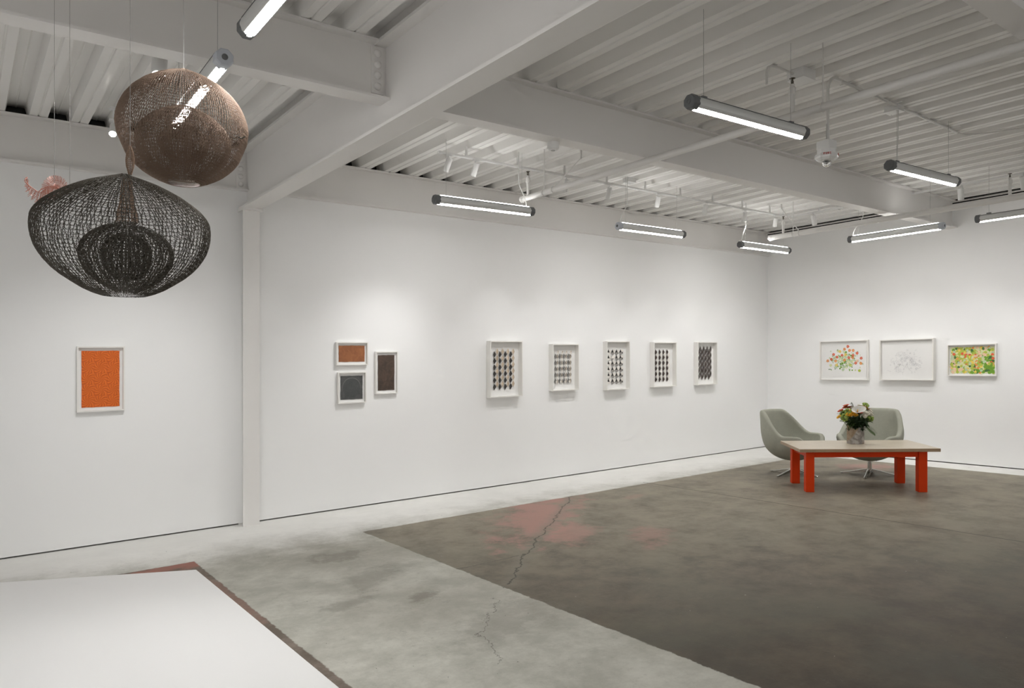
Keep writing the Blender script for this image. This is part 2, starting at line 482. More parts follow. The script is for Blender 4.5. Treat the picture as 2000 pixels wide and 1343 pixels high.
# ------------------------------------------------------------------ tube lights
def tube_light(p, q, z, label, pale=(), cord=None, hang=(0.14, 1.06), up=False):
    """p,q plan ends of the fitting; z = its axis height"""
    d = Vector((q[0] - p[0], q[1] - p[1], 0)); L = d.length; rz = math.atan2(d.y, d.x)
    t = thing('tube_light', (p[0], p[1], z), label, 'light', rz, 'tube lights hung from the roof deck')
    R = 0.046
    fr = lambda a, b, l: (l, a, b)
    # body: round tube with a flat underside
    ang = [math.radians(-52 + 284 * i / 22) for i in range(23)]
    prof = [(R * math.cos(a), R * math.sin(a)) for a in ang]
    MB().extrude(prof, fr, 0.055, L - 0.055).build('body', 'alu', t, rz=rz)
    # long groove moulding on each side
    for s in (-1, 1):
        MB().extrude([(s * 0.0375, 0.028), (s * 0.0395, 0.030), (s * 0.036, 0.034), (s * 0.034, 0.032)], fr, 0.055, L - 0.055).build('side_groove', 'cap', t, rz=rz)
    MB().extrude([(-0.0235, -0.0330), (-0.0225, -0.0400), (-0.016, -0.0445), (0.0, -0.0462), (0.016, -0.0445), (0.0225, -0.0400), (0.0235, -0.0330)], fr, 0.045, L - 0.045).build('lens', 'lens', t, rz=rz)
    if up:
        MB().extrude([(-0.021, 0.0405), (0.021, 0.0405), (0.017, 0.0480), (-0.017, 0.0480)], fr, 0.07, L - 0.07).build('top_lens', 'up_lens', t, rz=rz)
    oct_ = [(R * 1.06 * math.cos(math.radians(22.5 + 45 * i)), R * 1.06 * math.sin(math.radians(22.5 + 45 * i))) for i in range(8)]
    for k, (a, b) in enumerate(((0.0, 0.060), (L - 0.060, L))):
        m = MB().extrude(oct_, fr, a + (0.008 if k == 0 else 0), b - (0.008 if k else 0))
        face = a + 0.008 if k == 0 else b - 0.008
        tip = a if k == 0 else b
        small = [(x * 0.86, y * 0.86) for x, y in oct_]
        m.add([fr(x, y, face) for x, y in oct_] + [fr(x, y, tip) for x, y in small],
              [(i, (i + 1) % 8, 8 + (i + 1) % 8, 8 + i) for i in range(8)] + [tuple(range(8, 16))])
        c = m.build('end_cap', 'cap_pale' if k in pale else 'cap', t, rz=rz)
        MB().lathe([(0.016, 0), (0.016, 0.0025), (0.0105, 0.0025), (0.0105, 0.0008)], 16, (tip, 0, 0), (-1 if k == 0 else 1, 0, 0)).build('screw_cover', 'cap', c, rz=rz)
    top = ZD - z
    for h in hang:
        m = MB().box(h - 0.022, h + 0.022, -0.012, 0.012, R - 0.002, R + 0.010)
        c = m.build('hanger_clip', 'cap', t, rz=rz)
        MB().tube([(h, 0, R + 0.008), (h, 0, top)], 0.0016, 5).build('hanger_cable', 'cable', t, rz=rz)
    if cord is not None:
        # cord: droops from the end, then rises to the deck
        x0, xr = cord
        pts = [(x0, 0, R - 0.004)]
        for i in range(1, 9):
            e = i / 8.0; sm_ = e * e * (3 - 2 * e)
            pts.append((x0 + (xr - x0) * sm_, 0.0, R + 0.25 * e + 0.018 * math.sin(math.pi * e)))
        pts += [(xr, 0, R + 0.30), (xr, 0, top)]
        MB().tube(pts, 0.0045, 6).build('power_cord', 'cord', t, rz=rz)
    return t
TL = [((3.69, 6.11), (4.90, 6.06), 3.20, 'grey tube light above the brown and charcoal prints, fifth rib from the girder', (), (1.12, 1.02)),
      ((6.27, 6.16), (7.47, 6.14), 3.20, 'grey tube light with one pale cap above the triangle relief', (0,), (0.05, 0.17)),
      ((8.80, 6.25), (10.02, 6.23), 3.20, 'small distant tube light hung by the room corner', (), (0.06, 0.16)),
      ((3.62, 2.94), (4.85, 2.89), 3.20, 'large grey tube light hanging next to the fire alarm', (), None),
      ((6.45, 3.06), (7.67, 2.99), 3.25, 'grey tube light on a long white cord right of the fire alarm', (), (0.14, 0.16)),
      ((9.82, 5.20), (9.83, 3.97), 3.20, 'tube light parallel to the end wall above the flower watercolour', (1,), (0.06, 0.20)),
      ((9.72, 3.58), (9.73, 2.36), 3.20, 'tube light above the green painting running out of view', (), None),
      ((1.095, 3.88), (1.115, 5.12), 3.20, 'tube light with pale cap behind the brown wire sculpture', (0,), None),
      ((1.085, 2.30), (1.09, 3.52), 3.20, 'tube light cut by the top edge near the girder', (), None)]
for i_, (p, q, z, lab, pale, cord) in enumerate(TL):
    tube_light(p, q, z, lab, pale, cord, up=i_ in (0, 1, 2, 5))

# ------------------------------------------------------------------ track and spotlights
TRZ = 3.70
def make_track(p, q, z, label, clips):
    d = Vector((q[0] - p[0], q[1] - p[1], 0)); L = d.length; rz = math.atan2(d.y, d.x)
    t = thing('lighting_track', (p[0], p[1], z), label, 'light track', rz)
    fr = lambda a, b, l: (l, a, b)
    prof = [(-0.017, 0.010), (-0.017, -0.010), (-0.009, -0.010), (-0.009, 0.004), (0.009, 0.004), (0.009, -0.010), (0.017, -0.010), (0.017, 0.010)]
    MB().extrude(prof, fr, 0, L).build('rail', 'white_metal', t, rz=rz)
    for i in range(clips):
        x = L * (i + 0.5) / clips
        MB().box(x - 0.012, x + 0.012, -0.006, 0.006, 0.010, ZD - z).build('hanger_strap', 'white_metal', t, rz=rz)
    return t
make_track((3.80, 6.20), (9.80, 6.20), TRZ, 'white lighting track along the long wall beyond the girder', 9)
make_track((0.5, 4.96), (2.10, 4.96), TRZ + 0.03, 'white lighting track behind the brown wire sculpture', 3)
make_track((10.25, 6.35), (10.25, 2.6), TRZ + 0.06, 'white lighting track near the end wall', 4)

def spotlight(p, aim, label, power, cone=60, group='track spotlights', R=0.031, Lb=0.135, blend=1.0, mount=False, drop=0.0):
    """p hangs from the rail underside; aim = room point (x,y,height over slab)"""
    t = thing('track_spotlight', p, label, 'light', 0, group)
    MB().box(-0.035, 0.035, -0.013, 0.013, -0.024, -0.008).build('adapter', 'white_metal', t)
    MB().tube([(0, 0, -0.02), (0, 0, -0.062 - drop)], 0.006, 8).build('stem', 'white_metal', t)
    if mount:
        MB().box(-0.03, 0.03, -0.03, 0.03, ZD - p[2] - 0.02, ZD - p[2]).tube([(0, 0, -0.02), (0, 0, ZD - p[2])], 0.007, 8).build('ceiling_mount', 'white_metal', t)
    piv = Vector((0, 0, -0.085 - drop))
    tgt = Vector((aim[0] - p[0], aim[1] - p[1], aim[2] - p[2]))
    d = (tgt - piv).normalized()
    c = piv - d * (Lb * 0.30)
    b = MB().lathe([(R * 0.9, 0), (R, 0.006), (R, Lb), (R * 0.86, Lb), (R * 0.80, Lb - 0.012)], 20, c, d).build('lamp_body', 'white_metal', t)
    autosmooth(b)
    MB().lathe([(R * 0.79, Lb - 0.0125), (R * 0.79, Lb - 0.010)], 20, c, d).build('lens', 'spot_lens', t)
    ld = bpy.data.lights.new('spot', 'SPOT'); ld.energy = power; ld.spot_size = math.radians(cone); ld.spot_blend = blend
    ld.shadow_soft_size = 0.018; ld.color = (1.0, 0.995, 0.985)
    lo = bpy.data.objects.new('spot_lamp', ld); COL.objects.link(lo); lo.parent = t
    e = c + d * (Lb + 0.004)
    lo.location = (e.x, e.y, e.z + SX * e.x + SY * e.y)
    lo.rotation_euler = (d + Vector((0, 0, SX * d.x + SY * d.y))).to_track_quat('-Z', 'Y').to_euler()
    return t
TY = 6.20
heads = [(3.92, (3.55, YW, 0.85), 'white track spotlight nearest the girder end of the rail', 0.8),
         (4.25, (4.0, YW, 0.85), 'white track spotlight second from the girder end of the rail', 0.8),
         (5.50, (5.60, YW, 0.85), 'white track spotlight beside the sprinkler pipe', 0.72),
         (6.18, (6.62, YW, 0.85), 'white track spotlight left of the cord of the middle tube light', 0.72),
         (7.04, (7.66, YW, 0.85), 'white track spotlight above the triangle relief frame', 0.72),
         (7.98, (8.67, YW, 0.85), 'white track spotlight third from the far end of the rail', 0.72),
         (8.86, (9.70, YW, 0.85), 'white track spotlight second from the far end of the rail', 0.72),
         (9.62, (10.9, YW, 0.85), 'white track spotlight at the far end of the rail', 0.5)]
for x, aim, lab, k in heads:
    spotlight((x, TY, TRZ), aim, lab, SPOT_W * k)
spotlight((1.005, 4.96, TRZ + 0.03), (0.45, 3.2, 0.1), 'spotlight glinting through the top of the brown wire sculpture', SPOT_W * 1.55, R=0.045, cone=80, drop=0.13, Lb=0.17)
spotlight((1.045, 6.92, 3.72), (0.2, 3.6, 0.1), 'glaring spotlight beside the brown sculpture close to the wall', SPOT_W * 0.9, cone=80, mount=True)
spotlight((1.13, 4.96, TRZ + 0.03), (1.05, YW, 0.85), 'spotlight lighting the orange print from the short track', SPOT_W * 1.5, cone=56)
spotlight((1.80, 4.96, TRZ + 0.03), (1.9, YW, 0.85), 'spotlight by the girder on the short track', SPOT_W * 0.7)
RX = 10.25
for y, ay, lab in ((5.97, 6.15, 'white cylinder spotlight nearest the room corner on the end wall track'),
                   (5.0, 5.15, 'white cylinder spotlight behind the beam end on the end wall track'),
                   (3.95, 4.28, 'white cylinder spotlight in front of the dark ceiling gap'),
                   (3.26, 3.3, 'white cylinder spotlight at the picture edge by the end wall')):
    spotlight((RX, y, TRZ + 0.06), (XW, ay, 0.55), lab, SPOT_W * 0.74, R=0.036, Lb=0.15)

# ------------------------------------------------------------------ sprinkler pipes
def sprinkler_pipe(x, y0, y1, z, r, label, risers, rods, braces):
    t = thing('sprinkler_pipe', (x, 0, z), label, 'pipe')
    MB().tube([(0, y0, 0), (0, y1 - 0.03, 0)], r, 16).build('pipe', 'pipe', t, smooth=False)
    autosmooth(bpy.data.objects[t.children[0].name])
    c = MB().lathe([(r * 1.15, 0), (r * 1.22, 0.012), (r * 1.22, 0.040), (r * 0.8, 0.052), (r * 0.45, 0.052), (r * 0.45, 0.070), (0.001, 0.070)], 16, (0, y1 - 0.05, 0), (0, 1, 0)).build('end_plug', 'pipe', t)
    autosmooth(c)
    for y in risers:
        m = MB().tube([(0, y, 0), (0, y, 0.235)], 0.017, 12)
        rr = autosmooth(m.build('riser', 'pipe', t))
        MB().lathe([(0.023, 0.16), (0.025, 0.165), (0.025, 0.205), (0.018, 0.215)], 12, (0, y, 0)).build('coupling', 'pipe', rr)
        MB().lathe([(0.010, 0.235), (0.010, 0.245), (0.004, 0.248), (0.004, 0.272), (0.021, 0.276), (0.021, 0.279)], 10, (0, y, 0)).tube([(0.012, y, 0.24), (0.014, y, 0.258), (0.002, y, 0.274)], 0.0025, 5).tube([(-0.012, y, 0.24), (-0.014, y, 0.258), (-0.002, y, 0.274)], 0.0025, 5).build('sprinkler_head', 'brass', rr)
    for y in rods:
        MB().tube([(0, y, r), (0, y, ZD - z)], 0.006, 6).build('hanger_rod', 'pipe', t)
        MB().tube(ring_arc((0, y, 0), r + 0.003, 0, 2 * math.pi, 16, ((1, 0, 0), (0, 0, 1))), 0.004, 5).build('pipe_ring', 'pipe', t)
    for ya, yb, zb in braces:
        MB().tube([(0, ya, r * 0.6), (0, yb, zb - 0.02)], 0.006, 6).tube([(0, yb, zb - 0.03), (0, yb, ZD - z)], 0.010, 6).build('brace_rod', 'pipe', t)
        MB().tube(ring_arc((0, ya, 0), r + 0.003, 0, 2 * math.pi, 16, ((1, 0, 0), (0, 0, 1))), 0.004, 5).build('pipe_ring', 'pipe', t)
sprinkler_pipe(4.86, Y0, 6.22, 3.355, 0.030, 'white sprinkler pipe crossing under the long roof beam', (6.10, 2.996), (5.83, 2.76), ((5.68, 5.27, 0.25),))
sprinkler_pipe(9.50, Y0, 6.23, 3.345, 0.036, 'white sprinkler pipe running close to the end wall', (6.0, 3.15), (5.845, 2.4), ((5.745, 6.03, 0.42),))

# ------------------------------------------------------------------ detectors, alarm, boxes
def smoke(p, label, r=0.052):
    t = thing('smoke_detector', p, label, 'smoke detector')
    c = MB().lathe([(r, 0), (r, -0.022), (r * 0.93, -0.028), (r * 0.93, -0.034), (r * 1.0, -0.036), (r * 0.96, -0.052), (r * 0.7, -0.062), (0.001, -0.063)][::-1], 24).build('housing', 'white_metal', t)
    autosmooth(c, 30)
    MB().lathe([(r * 0.34, -0.0665), (r * 0.34, -0.062)], 16).build('sensor_cap', 'cable', t)
smoke((3.93, 4.60, 3.41), 'round white smoke detector under the long roof beam')
smoke((10.31, 5.60, ZD), 'small white smoke detector on the deck near the end wall', 0.05)

def jbox(p, label, w=0.12, d=0.12, h=0.05, rz=0.0):
    t = thing('junction_box', p, label, 'junction box', rz)
    MB().bbox(-w / 2, w / 2, -d / 2, d / 2, -h, 0, 0.004).build('box', 'white_metal', t, rz=rz)
    MB().bbox(-w / 2 - 0.005, w / 2 + 0.005, -d / 2 - 0.005, d / 2 + 0.005, -h - 0.006, -h + 0.0, 0.002).build('cover_plate', 'white_metal', t, rz=rz)
    for sx, sy in ((-1, -1), (1, 1)):
        MB().lathe([(0.005, -h - 0.008), (0.005, -h - 0.005)], 8, (sx * w * 0.38, sy * d * 0.38, 0)).build('screw', 'cable', t, rz=rz)
jbox((6.52, 6.20, ZD), 'white junction box feeding the tube light above the relief', 0.13, 0.10)
jbox((6.64, 3.10, ZD), 'white junction box above the long white cord', 0.12, 0.12)
tj = thing('junction_box', (5.20, 3.13, ZD), 'white junction box with a bent conduit beside the hanger rod', 'junction box')
MB().bbox(-0.085, 0.085, -0.07, 0.07, -0.075, 0, 0.004).build('box', 'white_metal', tj)
MB().bbox(-0.09, 0.09, -0.075, 0.075, -0.082, -0.075, 0.002).build('cover_plate', 'white_metal', tj)
cd = [(-0.08, 0.02, -0.035)] + [(-0.12, 0.03, -0.03), (-0.22, 0.05, -0.012), (-0.30, 0.06, -0.01), (-0.345, 0.065, -0.03), (-0.36, 0.065, -0.07), (-0.36, 0.065, -0.16)]
MB().tube(cd, 0.010, 8).build('conduit', 'pipe', tj, smooth=True)

fa = thing('fire_alarm', (5.405, 3.04, 3.252), 'white ceiling fire alarm strobe hanging from a conduit', 'fire alarm')
FH = ZD - 3.252
def seg(a, b, n): return [tuple(Vector(a).lerp(Vector(b), i / n)) for i in range(n + 1)]
cpath = [(0.02, 0.0, 0.02), (0.02, 0.0, FH - 0.135)] + [tuple(p) for p in ring_arc((0.02 + 0.115, 0.0, FH - 0.13), 0.115, math.pi, math.pi / 2, 8, ((1, 0, 0), (0, 0, 1)))] + [(0.22, 0.0, FH - 0.015)]
MB().tube(cpath, 0.0125, 10).build('conduit', 'pipe', fa, smooth=True)
MB().tube([(0.22, 0.0, FH - 0.015), (2.50, 0.04, FH - 0.015)], 0.0125, 10).build('conduit_run', 'pipe', fa, smooth=True)
MB().tube([(2.50, 0.04, FH - 0.015)] + [(2.55 + 0.08 * i, 0.04 - 0.02 * i * i, FH - 0.014 - 0.004 * math.sin(i)) for i in range(7)], 0.008, 8).build('flexible_tail', 'pipe', fa, smooth=True)
for i in range(6):
    x = 0.35 + i * 0.40
    MB().box(x - 0.012, x + 0.012, -0.045, 0.075, FH - 0.005, FH - 0.001).build('conduit_strap', 'white_metal', fa)
MB().tube([(0.0, 0.0, 0.01), (0.0, 0.0, 0.16)], 0.003, 6).build('tie_wire', 'cable', fa)
MB().bbox(-0.055, 0.055, -0.055, 0.055, -0.045, 0.025, 0.006).build('back_box', 'white_metal', fa)
sk = MB().lathe([(0.0705, -0.045), (0.0705, -0.075), (0.085, -0.082), (0.092, -0.100), (0.085, -0.112), (0.06, -0.128), (0.035, -0.134), (0.001, -0.134)], 8).build('skirt', 'white_metal', fa)
MB().lathe([(0.034, -0.131), (0.034, -0.145), (0.030, -0.160), (0.020, -0.170), (0.008, -0.175), (0.001, -0.175)], 20).build('strobe_dome', 'clear', fa, smooth=True)
MB().tube([(-0.014, 0, -0.134), (-0.014, 0, -0.155), (0.014, 0, -0.155), (0.014, 0, -0.134)], 0.004, 6).build('flash_tube', 'chrome', fa)
# lettering FIRE facing the room on the bevel of the skirt
def letters(word, h, wch, gap):
    S = {'F': [(0, 0, .22, 1), (0, .8, 1, 1), (0, .42, .8, .6)], 'I': [(.3, 0, .7, 1)], 'R': [(0, 0, .22, 1), (0, .8, 1, 1), (.75, .45, 1, 1), (0, .42, 1, .6), (.6, 0, .9, .45)], 'E': [(0, 0, .22, 1), (0, .8, 1, 1), (0, .4, .8, .58), (0, 0, 1, .2)]}
    out = []; x = -(len(word) * (wch + gap) - gap) / 2
    for ch in word:
        for a, b, c, d in S[ch]: out.append((x + a * wch, b * h, x + c * wch, d * h))
        x += wch + gap
    return out
def put_letters(parent, direction):
    dv = Vector(direction).normalized(); rv = Vector((-dv.y, dv.x, 0))
    m = MB()
    for x0, z0, x1, z1 in letters('FIRE', 0.017, 0.011, 0.0035):
        vs = []
        for off in (0.0, 0.0012):
            for (x, z) in ((x0, z0), (x1, z0), (x1, z1), (x0, z1)):
                zz = -0.0985 + z; rad = 0.0905 - (0.0065 / 0.018) * max(0, z)  # follow the bevel
                vs.append(dv * (rad * math.cos(math.pi / 8) + 0.004 + off) + rv * x + Vector((0, 0, zz)))
        m.add(vs, [(0, 1, 2, 3)[::-1], (4, 5, 6, 7), (0, 1, 5, 4), (1, 2, 6, 5), (2, 3, 7, 6), (3, 0, 4, 7)])
    o = m.build('lettering', 'red_print', parent)
    o['label'] = 'red FIRE lettering'
put_letters(fa, (-0.83, -0.55, 0))
put_letters(fa, (0.55, -0.83, 0))

# ------------------------------------------------------------------ framed works
def orange_swirl_material():
    t = NT('orange_swirl_print')
    s = t.sep(); x, z = s[0], s[2]
    tw, th = 0.304 / 3, 0.512 / 5
    u = t.math('SUBTRACT', t.math('FRACT', t.math('ADD', t.math('DIVIDE', x, tw), 10.5)), 0.5)
    v = t.math('SUBTRACT', t.math('FRACT', t.math('ADD', t.math('DIVIDE', z, th), 10.5)), 0.5)
    r = t.math('SQRT', t.math('ADD', t.math('MULTIPLY', u, u), t.math('MULTIPLY', v, v)))
    a = t.math('ARCTAN2', v, u)
    sw = t.math('SINE', t.math('ADD', t.math('MULTIPLY', a, 11.0), t.math('ADD', t.math('MULTIPLY', r, 17.0), t.math('MULTIPLY', t.noise(30, 2), 1.5))))
    ed = t.ramp(t.math('MAXIMUM', t.math('ABSOLUTE', u), t.math('ABSOLUTE', v)), 0.44, 0.50)
    h = t.math('SUBTRACT', sw, t.math('MULTIPLY', ed, 0.8))
    col = t.mix(t.ramp(h, -1.2, 1.2), (0.60, 0.105, 0.008), (0.78, 0.165, 0.014))
    t.link(col, t.b.inputs['Base Color']); t.b.inputs['Roughness'].default_value = 0.7
    t.bump(h, 0.5, 0.002)
    return t.m
def mottled(name, a, b, scale=14, spark=None, disc=None):
    t = NT(name)
    f = t.noise(scale, 8, 0.7, dist=0.8)
    col = t.mix(t.ramp(f, 0.3, 0.7), a, b)
    if spark:
        v = t.mapping((1, 1, 0.45))
        col = t.mix(t.math('MULTIPLY', t.ramp(t.noise(scale * 1.3, 10, 0.8, v, 1.6), 0.60, 0.70), 0.8), col, spark)
    if disc:
        s = t.sep(); r = t.math('SQRT', t.math('ADD', t.math('MULTIPLY', s[0], s[0]), t.math('MULTIPLY', s[2], s[2])))
        rr = t.math('ADD', r, t.math('MULTIPLY', t.noise(20, 4), 0.008))
        inn = t.math('SUBTRACT', 1, t.ramp(rr, disc - 0.004, disc + 0.004))
        ringm = t.math('MULTIPLY', t.ramp(rr, disc - 0.006, disc), t.math('SUBTRACT', 1, t.ramp(rr, disc, disc + 0.008)))
        col = t.mix(t.math('MULTIPLY', inn, 0.45), col, (0.05, 0.055, 0.055))
        col = t.mix(t.math('MULTIPLY', t.math('MULTIPLY', ringm, t.ramp(s[2], -0.06, 0.10)), 0.6), col, (0.24, 0.24, 0.235))
    t.link(col, t.b.inputs['Base Color']); t.b.inputs['Roughness'].default_value = 0.7
    return t.m
M['print_orange'] = orange_swirl_material()
M['print_rust'] = mottled('rust_print', (0.24, 0.085, 0.032), (0.36, 0.135, 0.05), 12, (0.62, 0.36, 0.20))
M['print_brown'] = mottled('dark_brown_print', (0.045, 0.030, 0.022), (0.095, 0.060, 0.042), 12, (0.20, 0.11, 0.065))
M['print_charcoal'] = mottled('charcoal_print', (0.060, 0.062, 0.062), (0.10, 0.10, 0.098), 22, (0.17, 0.17, 0.165), 0.112)
for n, c in dict(ink=(0.045, 0.040, 0.038), ink_brown=(0.055, 0.036, 0.030), ink_soft=(0.085, 0.070, 0.064), grey_paper=(0.30, 0.285, 0.265), beige=(0.60, 0.505, 0.40), tan=(0.47, 0.36, 0.255), bone=(0.80, 0.77, 0.72)).items():
    M['fold_' + n] = mat('folded_' + n, c, 0.8, var=0.08, scale=30)
for n, c in dict(red=(0.72, 0.13, 0.055), orange=(0.80, 0.30, 0.08), yellow=(0.82, 0.60, 0.12), peach=(0.80, 0.56, 0.38), lime=(0.45, 0.52, 0.08), green=(0.17, 0.36, 0.035), dkgreen=(0.07, 0.17, 0.055), sage=(0.50, 0.60, 0.40), pale=(0.68, 0.70, 0.40)).items():
    M['paint_' + n] = mat('paint_' + n, c, 0.8, var=0.18, scale=40)
M['pencil'] = mat('pencil_line', (0.50, 0.50, 0.51), 0.8)

def framed(loc, w, h, d, rail, label, cat, wall, board_n=0.008, group=None, name='framed_work'):
    """box frame hung on a wall; returns (thing, fr) where fr(u,v,n) maps picture axes"""
    t = thing(name, loc, label, cat, 0, group)
    fr = (lambda u, v, n: (u, -n, v)) if wall == 'back' else (lambda u, v, n: (-n, -u, v))
    def slab(m, u0, u1, v0, v1, n0, n1, mi=0):
        vs = [fr(u, v, n) for n in (n0, n1) for v in (v0, v1) for u in (u0, u1)]
        return m.add(vs, [(0, 2, 3, 1), (4, 5, 7, 6), (0, 1, 5, 4), (2, 6, 7, 3), (0, 4, 6, 2), (1, 3, 7, 5)], mi)
    W, H = w / 2, h / 2
    slab(MB(), -W, -W + rail, -H, H, 0.001, d).build('frame_rail', 'frame', t)
    slab(MB(), W - rail, W, -H, H, 0.001, d).build('frame_rail', 'frame', t)
    slab(MB(), -W + rail, W - rail, H - rail, H, 0.001, d).build('frame_rail', 'frame', t)
    slab(MB(), -W + rail, W - rail, -H, -H + rail, 0.001, d).build('frame_rail', 'frame', t)
    slab(MB(), -W + rail, W - rail, -H + rail, H - rail, 0.001, board_n).build('backing_board', 'mat_board', t)
    return t, fr, slab

def sheet(fr, w, h, n, th=0.002, seed=0, wave=0.0015):
    """paper with a slightly uneven edge"""
    rnd = random.Random(seed); P = []
    k = 10
    for i in range(k): P.append((-w / 2 + w * i / k, -h / 2 + rnd.uniform(-wave, wave)))
    for i in range(k): P.append((w / 2 + rnd.uniform(-wave, wave), -h / 2 + h * i / k))
    for i in range(k): P.append((w / 2 - w * i / k, h / 2 + rnd.uniform(-wave, wave)))
    for i in range(k): P.append((-w / 2 + rnd.uniform(-wave, wave), h / 2 - h * i / k))
    m = MB(); N = len(P)
    m.add([fr(u, v, n) for u, v in P] + [fr(u, v, n + th) for u, v in P], [tuple(range(N))[::-1], tuple(range(N, 2 * N))] + [(i, (i + 1) % N, N + (i + 1) % N, N + i) for i in range(N)])
    return m

def on_back(x0, x1, z0, z1): return ((x0 + x1) / 2, YW, (z0 + z1) / 2), x1 - x0, z1 - z0
def simple_print(x0, x1, z0, z1, d, sw, sh, material, label, seed):
    loc, w, h = on_back(x0, x1, z0, z1)
    t, fr, slab = framed(loc, w, h, d, 0.013, label, 'framed print', 'back', 0.012, name='framed_print')
    sheet(fr, sw, sh, 0.014, seed=seed).build('print_sheet', material, t)
simple_print(0.847, 1.230, 1.224, 1.815, 0.050, 0.304, 0.512, 'print_orange', 'orange print of embossed swirls in a white frame', 1)
simple_print(3.314, 3.695, 1.598, 1.857, 0.040, 0.312, 0.182, 'print_rust', 'small rust brown print in a wide white frame above the charcoal one', 2)
simple_print(3.334, 3.671, 1.174, 1.523, 0.042, 0.265, 0.262, 'print_charcoal', 'square charcoal print with a dark disc in a white frame', 3)
simple_print(3.789, 4.074, 1.261, 1.749, 0.036, 0.212, 0.405, 'print_brown', 'tall narrow dark brown print in a white frame', 4)

def relief(kind, w, h, cols, rows, fr, n0):
    """folded paper relief: facets with real depth"""
    m = MB(); cw = w / cols; rh = h / rows; D = 0.013
    def F(pts, mi): m.add([fr(u, v, n0 + n) for u, v, n in pts], [tuple(range(len(pts)))], mi)
    def rhomb(cx, cy, hw, hh, nmid, mi1, mi2, nedge=0.0):
        F([(cx, cy - hh, nedge + 0.004), (cx, cy + hh, nedge + 0.004), (cx - hw, cy, nmid)][::-1], mi1)
        F([(cx, cy - hh, nedge + 0.004), (cx + hw, cy, nmid), (cx, cy + hh, nedge + 0.004)][::1], mi2)
    for c in range(cols):
        for r in range(rows):
            x = -w / 2 + cw * (c + 0.25); y = -h / 2 + rh * (r + 0.5) - 0.018
            x2 = x + cw * 0.5; y2 = y + rh * 0.5
            if kind in ('stripe', 'diamond', 'dark'):
                # dark fold: valley along its upright axis, pale fold: ridge
                hw, hh = cw * (0.30 if kind != 'stripe' else 0.28), rh * (0.56 if kind == 'dark' else 0.53)
                if kind == 'diamond':
                    a, b, lt = 0, 0, 1
                elif kind == 'dark':
                    a, b, lt = 0, 0, 1
                else:
                    a, b, lt = 0, 0, 1
                F([(x, y - hh, 0.003), (x, y + hh, 0.003), (x - hw, y, D)][::-1], a)
                F([(x, y - hh, 0.003), (x + hw, y, D), (x, y + hh, 0.003)], b)
                if kind == 'stripe' or True:
                    if r < rows - 1 or kind != 'diamond':
                        yy = y2 if kind != 'stripe' else y2 - rh * 0.08
                        F([(x2, yy - hh, D), (x2, yy + hh, D), (x2 - hw, yy, 0.006)][::-1], lt)
                        F([(x2, yy - hh, D), (x2 + hw, yy, 0.006), (x2, yy + hh, D)], lt + 1)
            elif kind == 'tri':
                gap = (c < 2 and r in (rows - 1, rows - 2) and not (c == 1 and r == rows - 1)) and c == 1
                a = 2 if gap else 0
                F([(x - cw * 0.30, y - rh * 0.05, 0.004), (x + cw * 0.22, y - rh * 0.05, D), (x - cw * 0.02, y + rh * 0.5, 0.010)], a)
                F([(x - cw * 0.30, y - rh * 0.05, 0.004), (x - cw * 0.05, y - rh * 0.5, 0.012), (x + cw * 0.22, y - rh * 0.05, D)], 2 if c == 0 else 1)
                F([(x + cw * 0.22, y - rh * 0.05, D), (x - cw * 0.05, y - rh * 0.5, 0.012), (x + cw * 0.62, y - rh * 0.18, 0.006)], 2 if gap else (1 if c else 2))
                F([(x - cw * 0.02, y + rh * 0.5, 0.010), (x + cw * 0.22, y - rh * 0.05, D), (x + cw * 0.62, y + rh * 0.42, 0.012)], 2)
                F([(x + cw * 0.22, y - rh * 0.05, D), (x + cw * 0.72, y - rh * 0.05, 0.004), (x + cw * 0.62, y + rh * 0.42, 0.012)], 2)
                if c == cols - 1:
                    F([(x + cw * 0.22, y - rh * 0.05, D), (x + cw * 0.62, y - rh * 0.30, 0.006), (x + cw * 0.48, y + rh * 0.12, 0.012)], 0)
            elif kind == 'tile':
                hw, hh = cw * 0.25, rh * 0.5
                F([(x, y - hh, 0.002), (x, y + hh, 0.002), (x - hw, y, 0.012)][::-1], 0)
                F([(x, y - hh, 0.002), (x + hw, y, 0.012), (x, y + hh, 0.002)], 3)
                F([(x2, y - hh, 0.010), (x2, y + hh, 0.010), (x2 - hw * 1.1, y, 0.020)][::-1], 4)
                F([(x2, y - hh, 0.010), (x2 + hw, y, 0.004), (x2, y + hh, 0.010)], 3)
                yt = y2
                F([(x2 - hw * 1.7, yt - hh * 0.32, 0.024), (x2 - hw * 0.2, yt - hh * 0.42, 0.024), (x2 - hw * 0.0, yt + hh * 0.30, 0.026), (x2 - hw * 1.45, yt + hh * 0.40, 0.026)], 2)
                if r == 0:
                    F([(x - hw * 0.5, y - hh * 0.5, 0.020), (x + hw * 0.9, y - hh * 0.62, 0.02), (x + hw * 1.0, y - hh * 0.05, 0.024), (x - hw * 0.35, y + hh * 0.1, 0.024)], 2)
                if r == rows - 1:
                    F([(x2 - hw, y + hh * 0.9, 0.014), (x2 + hw * 0.7, y + hh * 0.8, 0.014), (x2, y + hh * 2.0, 0.02)], 1)
    return m
